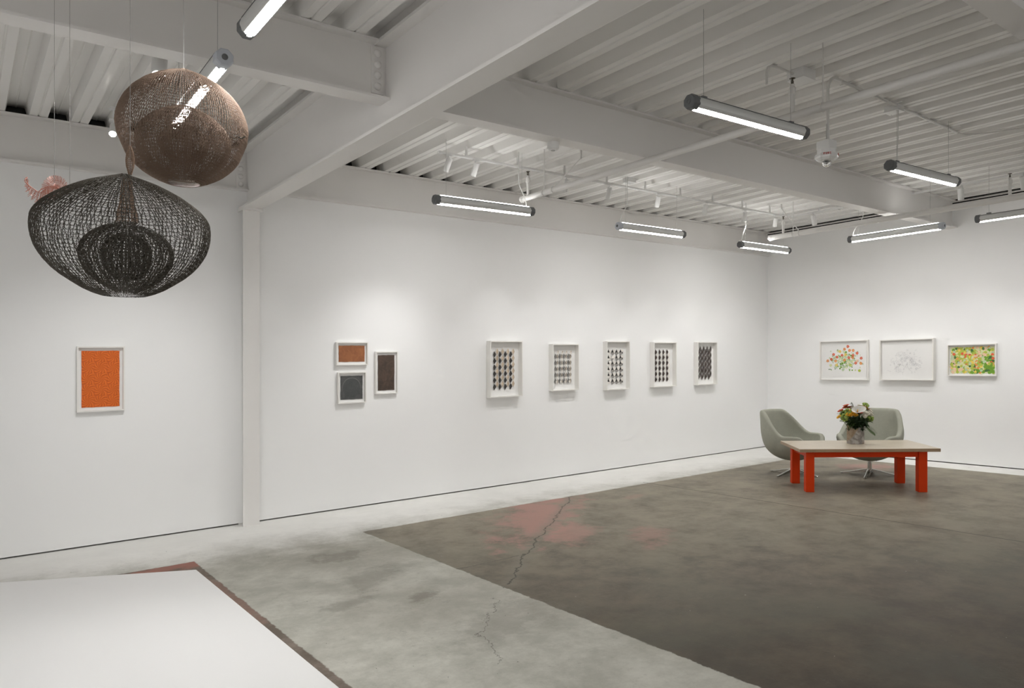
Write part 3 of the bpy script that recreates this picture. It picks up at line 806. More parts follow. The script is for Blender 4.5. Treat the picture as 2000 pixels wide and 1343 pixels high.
REL = [(5.358, 5.881, 1.148, 1.871, 0.085, 0.345, 0.50, 'stripe', 4, 6, ['fold_ink', 'fold_beige', 'fold_tan'], 'white box frame with charcoal and beige folded paper strips'),
       (6.397, 6.877, 1.194, 1.831, 0.085, 0.315, 0.42, 'tile', 4, 5, ['fold_ink', 'fold_tan', 'fold_bone', 'fold_grey_paper', 'fold_beige'], 'white box frame with small white squares on tan folded paper'),
       (7.417, 7.895, 1.165, 1.871, 0.085, 0.33, 0.51, 'tri', 4, 6, ['fold_ink', 'fold_grey_paper', 'fold_bone'], 'white box frame with black grey and white paper triangles'),
       (8.414, 8.940, 1.170, 1.857, 0.085, 0.345, 0.505, 'diamond', 4, 6, ['fold_ink_brown', 'fold_bone', 'fold_bone'], 'white box frame with black diamonds on white folded paper'),
       (9.456, 9.956, 1.167, 1.862, 0.085, 0.355, 0.50, 'dark', 4, 5, ['fold_ink_brown', 'fold_ink_soft', 'fold_ink_soft'], 'white box frame with dense dark brown folded paper')]
for x0, x1, z0, z1, d, sw, sh, kind, cols, rows, mats, lab in REL:
    loc, w, h = on_back(x0, x1, z0, z1)
    t, fr, slab = framed(loc, w, h, d, 0.014, lab, 'paper relief', 'back', 0.010, 'five paper reliefs in box frames', 'framed_relief')
    r_ = relief(kind, sw, sh, cols, rows, fr, 0.013)
    r_.build('folded_paper', mats, t)

# three works on the end wall
def on_right(y0, y1, z0, z1): return (XW, (y0 + y1) / 2, (z0 + z1) / 2), y0 - y1, z1 - z0
def dab(m, fr, u, v, r, n, mi, rnd, k=9):
    P = [(u + r * (0.82 + 0.3 * rnd.random()) * math.cos(2 * math.pi * i / k), v + r * (0.82 + 0.3 * rnd.random()) * math.sin(2 * math.pi * i / k)) for i in range(k)]
    m.add([fr(a, b, n) for a, b in P], [tuple(range(k))], mi)
def blossom(m, fr, u, v, r, n, mi, rnd):
    a0 = rnd.random() * 6.28
    for i in range(5):
        a = a0 + i * 1.2566
        dab(m, fr, u + r * 0.55 * math.cos(a), v + r * 0.55 * math.sin(a), r * 0.42, n + 0.00002 * i, mi, rnd, 7)
PAINTS = ['paint_red', 'paint_orange', 'paint_yellow', 'paint_peach', 'paint_lime', 'paint_green', 'paint_dkgreen', 'paint_sage', 'paint_pale']
PI_ = {n: i for i, n in enumerate(('red', 'orange', 'yellow', 'peach', 'lime', 'green', 'dkgreen', 'sage', 'pale'))}

loc, w, h = on_right(6.563, 5.751, 1.199, 1.840)
t, fr, slab = framed(loc, w, h, 0.050, 0.014, 'flower watercolour on white paper in a white frame on the end wall', 'framed painting', 'right', 0.010, name='framed_painting')
sheet(fr, 0.735, 0.535, 0.012, seed=21).build('paper_sheet', 'paper', t)
m = MB(); rnd = random.Random(5)
# crop pixels of the bouquet -> paper metres
def c9(x, y): return ((x - 340) / 436 * 0.735, (317 - y) / 321 * 0.535)
n = 0.0146
for i in range(240):
    x = 345 + rnd.gauss(0, 70); y = 330 + rnd.gauss(0, 42)
    if y > 420 or y < 220: continue
    dab(m, fr, *c9(x, y), rnd.uniform(0.006, 0.016), n + 0.00001 * i, PI_[rnd.choice(['sage', 'sage', 'pale', 'sage', 'green'])], rnd)
for x, y in ((205, 365), (490, 418), (405, 365), (385, 330), (280, 225), (390, 265), (350, 240), (260, 380), (330, 410)):
    dab(m, fr, *c9(x, y), 0.024, n + 0.002, PI_[rnd.choice(['pale', 'sage', 'lime'])], rnd)
for x, y, k in ((378, 183, 'red'), (395, 222, 'orange'), (430, 222, 'orange'), (468, 250, 'red'), (345, 208, 'orange'), (300, 230, 'yellow'), (235, 258, 'red'), (355, 262, 'yellow'), (320, 268, 'red'), (270, 285, 'red'), (212, 305, 'red'), (175, 320, 'orange'), (345, 315, 'orange'), (388, 292, 'red'), (428, 270, 'red'), (425, 292, 'orange'), (508, 298, 'red'), (505, 348, 'orange'), (470, 325, 'peach'), (455, 345, 'red'), (255, 322, 'orange'), (265, 362, 'yellow')):
    blossom(m, fr, *c9(x, y), 0.026, n + 0.0026, PI_[k], rnd)
for x, y in ((275, 215), (392, 262), (205, 405), (190, 405), (360, 345), (300, 350), (250, 400), (420, 385), (330, 365)):
    dab(m, fr, *c9(x, y), 0.009, n + 0.003, PI_['dkgreen'], rnd)
m.build('watercolour', PAINTS, t)['kind'] = 'stuff'

loc, w, h = on_right(5.556, 4.764, 1.204, 1.829)
t, fr, slab = framed(loc, w, h, 0.085, 0.016, 'faint pencil drawing in a deep white frame between the two paintings', 'framed drawing', 'right', 0.040, name='framed_drawing')
sheet(fr, 0.74, 0.572, 0.042, seed=22).build('paper_sheet', 'paper', t)
m = MB(); rnd = random.Random(9)
def c10(x, y): return ((x - 948) / 530 * 0.76, (313 - y) / 345 * 0.59)
for i in range(130):
    while True:
        x = 945 + rnd.gauss(0, 95); y = 330 + rnd.gauss(0, 55)
        if 180 < y < 430 and abs(x - 945) < 60 + (y - 180) * 0.75 and abs(x - 945) < 185: break
    u, v = c10(x, y); a = rnd.random() * 6.28; r = rnd.uniform(0.010, 0.026); pts = []
    kind = rnd.random()
    r *= 0.75
    for s in range(17):
        if kind < 0.6:
            q = a + s * 0.393; rr = r * (0.72 + 0.28 * abs(math.sin(2.5 * q)))
            pts.append(fr(u + rr * math.cos(q), v + rr * math.sin(q), 0.0446))
        else:
            e = s / 16 - .5
            pts.append(fr(u + r * 2.8 * e * math.cos(a) + 0.006 * math.sin(e * 7 + i), v + r * 2.8 * e * math.sin(a) + 0.006 * math.cos(e * 5 + i), 0.0446))
    m.tube(pts, 0.0009, 4)
m.build('pencil_drawing', 'pencil', t)['kind'] = 'stuff'

loc, w, h = on_right(4.591, 3.962, 1.271, 1.725)
t, fr, slab = framed(loc, w, h, 0.055, 0.014, 'painting of dense green yellow and orange dots in a white frame', 'framed painting', 'right', 0.010, name='framed_painting')
sheet(fr, 0.565, 0.375, 0.012, seed=23).build('paper_sheet', 'paint_pale', t)
m = MB(); rnd = random.Random(12)
def pick(u, v):
    # clusters: green to the lower right, orange in a diagonal band, peach lower left and upper right
    a = u / 0.28; b = v / 0.185
    wts = dict(green=max(0.05, 1.3 * (a - 0.1) + 0.5 * (-b)), lime=max(0.3, 1.6 - abs(a + 0.3) * 1.2 - abs(b - 0.3) * 0.5), peach=max(0.03, 0.9 * (-a - 0.3) + 0.6 * (-b)) + (1.0 if (a > 0.1 and b > 0.3 and a < 0.7) else 0),
               red=0.22 if abs(b - (0.25 - 0.4 * a)) < 0.35 else 0.05, orange=0.12, yellow=0.3 if abs(a) < 0.4 else 0.1, dkgreen=0.10 + max(0, 0.25 * (a - b - 0.8)), pale=0.3, sage=0.15)
    ks = list(wts); return rnd.choices(ks, [wts[k] for k in ks])[0]
for i in range(420):
    u = rnd.uniform(-0.272, 0.272); v = rnd.uniform(-0.178, 0.178)
    big = i > 220
    dab(m, fr, u, v, rnd.uniform(0.016, 0.022) if big else rnd.uniform(0.018, 0.028), 0.0146 + i * 0.000006, PI_[pick(u, v)], rnd)
m.build('dot_painting', PAINTS, t)['kind'] = 'stuff'

# ------------------------------------------------------------------ table, chairs, vase
RT = math.atan2(-1.069, 1.112)
tb = thing('coffee_table', (8.714, 4.524, 0), 'low pale wood table with thick orange red legs', 'table', RT)
TLn, TD, TH = 1.555, 0.905, 0.512
MB().bbox(-TLn / 2, TLn / 2, -TD / 2, TD / 2, TH - 0.038, TH, 0.003).build('table_top', ['wood', 'wood_edge_shaded'], tb, rz=RT)
for p_ in bpy.data.objects['table_top'].data.polygons:
    if abs(p_.normal.z) < 0.6: p_.material_index = 1
lg = 0.095
LX = (-TLn / 2 + 0.085, TLn / 2 - 0.12 - lg); LY = (-TD / 2 + 0.055, TD / 2 - 0.145 - lg)
for lx in LX:
    for ly in LY:
        MB().bbox(lx, lx + lg, ly, ly + lg, 0, TH - 0.038, 0.004).build('leg', 'orange_red', tb, rz=RT)
za, zb = TH - 0.038 - 0.068, TH - 0.038
for ly in LY:
    MB().bbox(LX[0] + lg, LX[1], ly + 0.020, ly + 0.055, za, zb, 0.002).build('apron', 'orange_red', tb, rz=RT)
for lx in LX:
    MB().bbox(lx + 0.020, lx + 0.055, LY[0] + lg, LY[1], za, zb, 0.002).build('apron', 'orange_red', tb, rz=RT)

def lounge_chair(loc, face, label, base_rot):
    """swivel tub chair; local -Y is the way it faces"""
    rz = face
    t = thing('swivel_chair', loc, label, 'chair', rz, 'sage tub chairs by the low table')
    NA, NV = 56, 16
    def smooth(a, b, x):
        s = min(1, max(0, (x - a) / (b - a))); return s * s * (3 - 2 * s)
    def rim(th):
        # th: 0 front .. pi back
        k = abs(th)
        seat = 0.385
        arm = 0.545
        back = 0.865
        z = seat + (arm - seat) * smooth(0.42, 0.95, k)
        z += (back - arm) * smooth(1.42, 2.28, k)
        return z
    def rad(th):
        k = abs(th); s, c = math.sin(th), -math.cos(th)      # x = R s, y = R c (front is -y)
        return Vector((s, c, 0))
    verts = []
    zb = 0.185
    for i in range(NA):
        th = -math.pi + 2 * math.pi * i / NA
        d = rad(th); zr = rim(th); k = abs(th)
        for j in range(NV + 1):
            v = j / NV
            z = zb + (zr - zb) * (v ** 1.55)
            hz = z - zb
            # bowl radius grows quickly then stands up
            q = min(1.0, hz / 0.40)
            base_r = math.sqrt(max(0.0, 1 - (1 - q) ** 2.4))
            rx, ry = 0.395, 0.375
            r = 1 / math.sqrt((d.x / rx) ** 2 + (d.y / ry) ** 2)
            # squarer plan
            r *= 1 + 0.10 * abs(math.sin(2 * th)) ** 2
            rr = r * base_r * (0.0 if j == 0 else 1.0)
            p = d * rr
            # back leans rearwards and draws in towards the top
            if z > 0.50:
                e = z - 0.50
                p.y += 0.16 * e
                p.x *= 1 - 0.38 * max(0, e - 0.10) * smooth(1.6, 2.6, k)
                if k > 1.2: p.x *= 1 - 0.10 * smooth(0.0, 0.36, e)
            verts.append((p.x, p.y, z))
    m = MB(); fs = []
    W = NV + 1
    for i in range(NA):
        a = i * W; b = ((i + 1) % NA) * W
        for j in range(NV):
            if j == 0: fs.append((a, b + 1, a + 1)[::1])
            else: fs.append((a + j, b + j, b + j + 1, a + j + 1))
    m.add(verts, fs)
    sh = m.build('shell', 'fabric', t, smooth=True, rz=rz)
    bm = bmesh.new(); bm.from_mesh(sh.data); bmesh.ops.remove_doubles(bm, verts=bm.verts, dist=1e-5); bmesh.ops.recalc_face_normals(bm, faces=bm.faces)
    bm.to_mesh(sh.data); bm.free()
    so = sh.modifiers.new('wall', 'SOLIDIFY'); so.thickness = 0.065; so.offset = -1.0; so.use_even_offset = False
    sb = sh.modifiers.new('round', 'SUBSURF'); sb.levels = 1; sb.render_levels = 1
    # side seam welting, seat cushion
    cm = MB(); NC = 36; rows = [(0.0, 0.415), (0.55, 0.418), (0.85, 0.41), (0.96, 0.395), (1.0, 0.37), (0.97, 0.335), (0.85, 0.315)]
    cv = []; cf = []
    for r_, z in rows:
        for i in range(NC):
            a = 2 * math.pi * i / NC
            ss = math.sin(a); cc = math.cos(a)
            k = (abs(ss) ** 3.2 + abs(cc) ** 3.2) ** (-1 / 3.2)
            cv.append((0.30 * r_ * k * cc, -0.045 + 0.30 * r_ * k * ss, z + 0.012 * (1 - r_)))
    for j in range(len(rows) - 1):
        for i in range(NC):
            cf.append((j * NC + i, j * NC + (i + 1) % NC, (j + 1) * NC + (i + 1) % NC, (j + 1) * NC + i)[::-1])
    cm.add(cv, cf).build('seat_cushion', 'fabric', t, smooth=True, rz=rz)
    for s in (-1, 1):
        pts = []
        for i in range(9):
            f = i / 8; zz = 0.20 + 0.30 * f
            q = min(1.0, (zz - zb) / 0.40); br = math.sqrt(max(0, 1 - (1 - q) ** 2.4))
            th = s * (0.95 + 0.25 * f)
            d = rad(th); r = 1 / math.sqrt((d.x / 0.395) ** 2 + (d.y / 0.375) ** 2) * (1 + 0.10 * abs(math.sin(2 * th)) ** 2)
            pts.append((d.x * r * br * 1.004, d.y * r * br * 1.004, zz))
        MB().tube(pts, 0.0035, 5).build('seam', 'wire_dark', t, rz=rz)
    autosmooth(MB().lathe([(0.045, 0.19), (0.045, 0.182), (0.020, 0.176), (0.020, 0.165), (0.027, 0.162), (0.027, 0.055), (0.034, 0.050), (0.036, 0.035)][::-1], 20).build('pedestal', 'chrome', t, rz=rz))
    for k in range(4):
        a = base_rot - rz + k * math.pi / 2
        d = Vector((math.cos(a), math.sin(a), 0)); n = Vector((-d.y, d.x, 0))
        vs = []; secs = [(0.020, 0.026, 0.034, 0.082), (0.12, 0.024, 0.032, 0.064), (0.25, 0.020, 0.016, 0.034), (0.355, 0.019, 0.004, 0.016), (0.362, 0.017, 0.004, 0.012)]
        for r_, hw, z0, z1 in secs:
            for sgn, z in ((-1, z0), (1, z0), (1, z1 - 0.004), (0.55, z1), (-0.55, z1), (-1, z1 - 0.004)):
                vs.append(d * r_ + n * (hw * sgn) + Vector((0, 0, z)))
        fs = []
        for j in range(len(secs) - 1):
            for i in range(6): fs.append((j * 6 + i, j * 6 + (i + 1) % 6, (j + 1) * 6 + (i + 1) % 6, (j + 1) * 6 + i))
        fs += [tuple(range(6))[::-1], tuple(range((len(secs) - 1) * 6, len(secs) * 6))]
        leg = MB().add(vs, fs).build('base_leg', 'chrome', t, rz=rz)
        MB().lathe([(0.012, 0.0), (0.012, 0.006)], 10, tuple(d * 0.345)).build('glide', 'cap', leg, rz=rz)
    return t
def facing(dx, dy): return math.atan2(dy, dx) + math.pi / 2
lounge_chair((9.043, 5.556, 0), facing(0.06, -1.0), 'sage grey tub chair nearer the room corner', math.atan2(5.928 - 5.556, 9.059 - 9.043))
lounge_chair((9.695, 4.844, 0), facing(-1.0, -0.17), 'sage grey tub chair behind the flower vase', math.atan2(5.179 - 4.844, 9.585 - 9.695))

# vase
def vase_material():
    t = NT('painted_stone_vase')
    a = t.noise(9, 6, 0.65, dist=1.0); b = t.noise(5, 3, 0.5)
    col = t.mix(t.ramp(a, 0.4, 0.6), (0.20, 0.18, 0.16), (0.40, 0.375, 0.345))
    col = t.mix(t.math('MULTIPLY', t.ramp(b, 0.52, 0.58), 0.7), col, (0.22, 0.13, 0.085))
    s = t.sep(); dg = t.math('ADD', t.math('MULTIPLY', s[2], 1.0), t.math('MULTIPLY', s[1], 1.6))
    col = t.mix(t.math('MULTIPLY', t.ramp(dg, 0.16, 0.19), 0.55), col, (0.32, 0.20, 0.085))
    t.link(col, t.b.inputs['Base Color']); t.b.inputs['Roughness'].default_value = 0.6
    return t.m
M['vase'] = vase_material()
VL = (8.80, 4.572)
VRZ = 0.75
vs_ = thing('flower_vase', (VL[0], VL[1], 0.512), 'six sided mottled stone vase on the low table', 'vase', VRZ)
VR, VH = 0.098, 0.222
hexo = [(VR * math.cos(math.pi / 3 * i + 0.30), VR * math.sin(math.pi / 3 * i + 0.30)) for i in range(6)]
hexi = [(x * 0.88, y * 0.88) for x, y in hexo]
m = MB()
rows = [[(x * 0.97, y * 0.97, 0.0) for x, y in hexo], [(x, y, 0.006) for x, y in hexo], [(x, y, VH - 0.004) for x, y in hexo], [(x * 0.98, y * 0.98, VH) for x, y in hexo],
        [(x, y, VH) for x, y in hexi], [(x, y, 0.02) for x, y in hexi]]
vv = [p for r in rows for p in r]
ff = [(j * 6 + i, j * 6 + (i + 1) % 6, (j + 1) * 6 + (i + 1) % 6, (j + 1) * 6 + i) for j in range(5) for i in range(6)] + [tuple(range(6))[::-1], tuple(range(30, 36))]
m.add(vv, ff).build('vase_body', 'vase', vs_, rz=VRZ)

# bouquet: every stem is its own thing
for n_, c in dict(petal_white=(0.80, 0.79, 0.74), petal_cream=(0.66, 0.62, 0.52), petal_red=(0.62, 0.075, 0.02), petal_yellow=(0.80, 0.42, 0.012), petal_green=(0.26, 0.36, 0.07), leaf=(0.045, 0.085, 0.018), leaf_deep=(0.022, 0.05, 0.012), fern=(0.085, 0.13, 0.05), centre=(0.30, 0.20, 0.02)).items():
    M[n_] = mat(n_, c, 0.6, var=0.2, scale=60)
CR = Vector((0.7957, -0.6058, 0)); CF = Vector((0.6058, 0.7957, 0))
VB = Vector((VL[0], VL[1], 0.512 + G(*VL)))
def flower_root(name, label, cat, group, px, py, dep):
    """bloom position: px,py in vase-view units, dep metres towards the viewer"""
    dx = (px - 685) * 0.00048; dz = VH + (730 - py) * 0.00048
    head = VB + CR * dx - CF * dep + Vector((0, 0, dz))
    o = bpy.data.objects.new(name, None); COL.objects.link(o)
    base = VB + Vector((0, 0, 0.03)) + (CR * dx - CF * dep) * 0.12
    o.location = base; o.empty_display_size = 0.05
    tag(o, label, cat, group)
    return o, head - base
def stem(o, h, r=0.0028):
    mid = Vector((h.x * 0.25, h.y * 0.25, h.z * 0.62))
    pts = []
    for i in range(7):
        s = i / 6
        pts.append(Vector((0, 0, 0)) * (1 - s) ** 2 + mid * (2 * s * (1 - s)) + h * s * s)
    MB_raw(MB().tube(pts, r, 5), 'stem', 'leaf', o)
    return pts
def MB_raw(m, name, mats, parent, smooth=True):
    me = bpy.data.meshes.new(name); me.from_pydata([tuple(p) for p in m.v], [], m.f)
    if not isinstance(mats, (list, tuple)): mats = [mats]
    for q in mats: me.materials.append(M[q])
    if len(mats) > 1: me.polygons.foreach_set('material_index', m.mi)
    if smooth: me.polygons.foreach_set('use_smooth', [True] * len(me.polygons))
    me.update(); o = bpy.data.objects.new(name, me); COL.objects.link(o); o.parent = parent
    return o
def petals(m, c, ax, R, n, rows, cup, mi=0, wid=0.45):
    ax = ax.normalized(); a = ax.orthogonal().normalized(); b = ax.cross(a)
    for r in range(rows):
        rr = R * (1 - 0.26 * r); lift = cup + 0.35 * r
        for i in range(n):
            t_ = 2 * math.pi * (i + 0.5 * (r % 2)) / n
            d = a * math.cos(t_) + b * math.sin(t_); s = ax.cross(d)
            p0 = c + ax * (0.002 * r); p1 = c + d * rr * 0.55 + ax * rr * 0.35 * lift; p2 = c + d * rr + ax * rr * 0.6 * lift
            w = rr * wid
            m.add([p0, p1 - s * w, p1 + ax * rr * 0.06, p1 + s * w, p2 - s * w * 0.45, p2 + s * w * 0.45], [(0, 1, 2), (0, 2, 3), (1, 4, 5, 2), (2, 5, 3)], mi)
def ball(m, c, R, mi=0, n=10):
    prof = [(R * math.sin(math.pi * i / 8) + 1e-4, -R * math.cos(math.pi * i / 8)) for i in range(9)]
    m.lathe(prof, n, c, mi=mi)
rf = random.Random(3)
FL = [('red_bloom', 'petal_red', [(400, 285, .03), (305, 368, .01), (665, 388, .13), (430, 238, .02), (600, 300, -.10), (800, 330, -.13)], 0.030, 'orange red open bloom in the bouquet', 'orange red blooms'),
      ('yellow_bloom', 'petal_yellow', [(440, 455, .13), (485, 415, .13), (512, 388, .12), (552, 460, .14), (395, 442, .11), (235, 515, .04), (865, 262, .05), (915, 305, .06), (828, 243, .04), (740, 285, .07), (490, 345, .09), (560, 250, -.11), (900, 380, -.10)], 0.025, 'small bright yellow bloom in the bouquet', 'yellow blooms'),
      ('button_bloom', 'petal_cream', [(765, 385, .14), (857, 412, .13), (940, 402, .11), (972, 365, .08), (1018, 465, .07), (772, 472, .15), (720, 332, .10), (765, 238, .03), (985, 320, .05), (700, 300, -.12)], 0.024, 'round cream button bloom in the bouquet', 'cream button blooms'),
      ('green_bloom', 'petal_green', [(912, 245, .01), (925, 525, .12), (335, 505, .08), (440, 352, .08), (1010, 540, .05), (480, 420, -.12)], 0.034, 'round pale green bloom in the bouquet', 'green blooms')]
WHERE = {
 'red_bloom': ['at the upper left shoulder of the bouquet', 'sticking out lower at the left edge', 'below the lily beside the cream buttons', 'highest of the red ones by the lily', 'on the rear side behind the lily', 'on the rear side behind the cream buttons'],
 'yellow_bloom': ['lowest of the front yellow cluster', 'in the middle of the front yellow cluster', 'just under the lily petal', 'at the inner end of the front yellow cluster', 'at the outer end of the front yellow cluster', 'standing off alone at the far left', 'largest of the upper yellow pair', 'lower of the upper right yellow pair', 'topmost beside the green ball', 'between the lily and the upper pair', 'above the front yellow cluster', 'on the rear side behind the lily', 'on the rear side behind the cream buttons'],
 'button_bloom': ['largest, beside the red bloom', 'second from the red bloom', 'third from the red bloom', 'above the third button', 'lowest at the right edge', 'hanging lowest under the largest button', 'above the red bloom', 'at the top next to the lily', 'high at the right edge', 'on the rear side'],
 'green_bloom': ['at the top right of the bouquet', 'large one below the cream buttons', 'low at the left beside the yellow cluster', 'between the red and yellow blooms', 'at the lower right edge', 'on the rear side']}
KIND = {'red_bloom': 'orange red bloom', 'yellow_bloom': 'small yellow bloom', 'button_bloom': 'round cream button bloom', 'green_bloom': 'pale green ball bloom'}
for name, mt, pts_, R, lab, grp in FL:
    for (px, py, dep), where in zip(pts_, WHERE[name]):
        lab = KIND[name] + ' ' + where
        o, h = flower_root(name, lab, 'flower', grp, px, py, dep)
        stem(o, h)
        out = (h - Vector((0, 0, 0.12))).normalized()
        R_ = R * 1.3 * rf.uniform(0.9, 1.12)
        if name == 'button_bloom':
            m = MB(); ball(m, h, R_ * 0.82); petals(m, h - out * R_ * 0.1, out, R_ * 0.95, 9, 3, 1.2); MB_raw(m, 'petals', mt, o)
        elif name == 'green_bloom':
            m = MB()
            for k in range(26):
                v = Vector((rf.gauss(0, 1), rf.gauss(0, 1), rf.gauss(0, 1))).normalized()
                ball(m, h + v * R_ * 0.8, R_ * 0.30, n=6)
            MB_raw(m, 'petals', mt, o)
        else:
            m = MB(); petals(m, h, out, R_, 8, 3, 0.7); MB_raw(m, 'petals', mt, o)
            m = MB(); ball(m, h + out * R_ * 0.22, R_ * 0.24, n=8); MB_raw(m, 'flower_centre', 'centre', o)
# the large white lily
o, h = flower_root('white_lily', 'large white trumpet lily at the top of the bouquet', 'flower', None, 590, 395, .13)
stem(o, h, 0.004)
m = MB(); nx = 20; vv = []; ff = []
tip = (CR * -0.15 + Vector((0, 0, 1)) * 0.75 - CF * 0.75).normalized(); aa = CR - tip * CR.dot(tip); aa.normalize(); bb = tip.cross(aa)
for j in range(7):
    s = j / 6
    for i in range(nx):
        a = 2 * math.pi * i / nx
        flare = 0.006 + 0.052 * s ** 1.5 * (1 + 0.35 * max(0, math.cos(a * 1.0)) ** 2)
        vv.append(h + tip * (0.085 * s - 0.02 * s * s * (1 - math.cos(a)) * 0.6) + aa * flare * 1.25 * math.cos(a) + bb * flare * 0.9 * math.sin(a))
for j in range(6):
    for i in range(nx): ff.append((j * nx + i, j * nx + (i + 1) % nx, (j + 1) * nx + (i + 1) % nx, (j + 1) * nx + i))
m.add(vv, ff); MB_raw(m, 'petals', 'petal_white', o)
m = MB().tube([h + tip * 0.01, h + tip * 0.065], [0.004, 0.005], 6); MB_raw(m, 'spadix', 'petal_yellow', o)

def leafblade(m, p, d, L, w, mi=0):
    d = d.normalized(); s = d.cross(Vector((0, 0, 1)))
    if s.length < 0.05: s = d.orthogonal()
    s.normalize(); up = s.cross(d)
    a = p; b = p + d * L * 0.35 + up * L * 0.05; c = p + d * L * 0.7 + up * L * 0.03; e = p + d * L
    m.add([a, b - s * w, b + up * -w * 0.3, b + s * w, c - s * w * 0.8, c + up * -w * 0.25, c + s * w * 0.8, e], [(0, 1, 2), (0, 2, 3), (1, 4, 5, 2), (2, 5, 6, 3), (4, 7, 5), (5, 7, 6)], mi)
LEAF = [(460, 600, .12, 'leaf'), (560, 560, .15, 'leaf_deep'), (680, 560, .16, 'leaf_deep'), (790, 570, .15, 'leaf_deep'), (880, 590, .12, 'leaf'), (400, 560, .07, 'leaf'), (520, 660, .13, 'leaf'), (640, 650, .14, 'leaf_deep'),
        (760, 650, .14, 'leaf_deep'), (850, 660, .12, 'leaf_deep'), (980, 520, .03, 'leaf'), (600, 480, .06, 'leaf_deep'), (760, 520, .04, 'leaf_deep'), (430, 480, -.08, 'leaf'), (650, 450, -.13, 'leaf'), (880, 500, -.11, 'leaf'),
        (560, 600, -.10, 'leaf_deep'), (780, 600, -.10, 'leaf_deep'), (470, 650, .02, 'leaf_deep'), (910, 640, .02, 'leaf_deep')]
for px, py, dep, mt in LEAF:
    o, h = flower_root('leaf_sprig', 'dark green leafy sprig filling the bouquet', 'foliage', 'leafy sprigs in the bouquet', px, py, dep)
    P = stem(o, h, 0.0022); m = MB()
    for k in range(26):
        q = P[6 if k < 10 else (5 if k < 20 else 4)]
        v = Vector((rf.gauss(0, 1), rf.gauss(0, 1), rf.gauss(0.1, 0.8)))
        leafblade(m, q, v, rf.uniform(0.045, 0.075), rf.uniform(0.010, 0.016))
    MB_raw(m, 'leaves', mt, o, False)
def fern(px, py, dep, tipx, tipy, lab, L=0.022, n=11):
    o, h = flower_root('fern_frond', lab, 'foliage', None, px, py, dep)
    stem(o, h, 0.0022)
    dirv = CR * ((tipx - px) * 0.00048) + Vector((0, 0, -(tipy - py) * 0.00048))
    m = MB().tube([h, h + dirv * 0.5 + Vector((0, 0, 0.008)), h + dirv], 0.0015, 4)
    for i in range(n):
        s = i / (n - 1); q = h + dirv * s
        for sg in (-1, 1):
            side = dirv.normalized().cross(CF) * sg
            leafblade(m, q, side * 0.8 + dirv.normalized() * 0.8 - CF * 0.25, L * (1.5 - abs(s - 0.45)) * 1.5, 0.0065)
    MB_raw(m, 'fronds', 'fern', o, False)
fern(860, 690, .08, 1090, 910, 'fern frond drooping over the vase side', 0.026)
fern(370, 600, .05, 250, 600, 'thin sprig sticking out sideways from the bouquet', 0.012, 5)
fern(520, 650, .10, 455, 770, 'short frond hanging over the vase rim', 0.018, 7)
fern(640, 240, -.02, 590, 170, 'small sprig above the white lily', 0.014, 5)

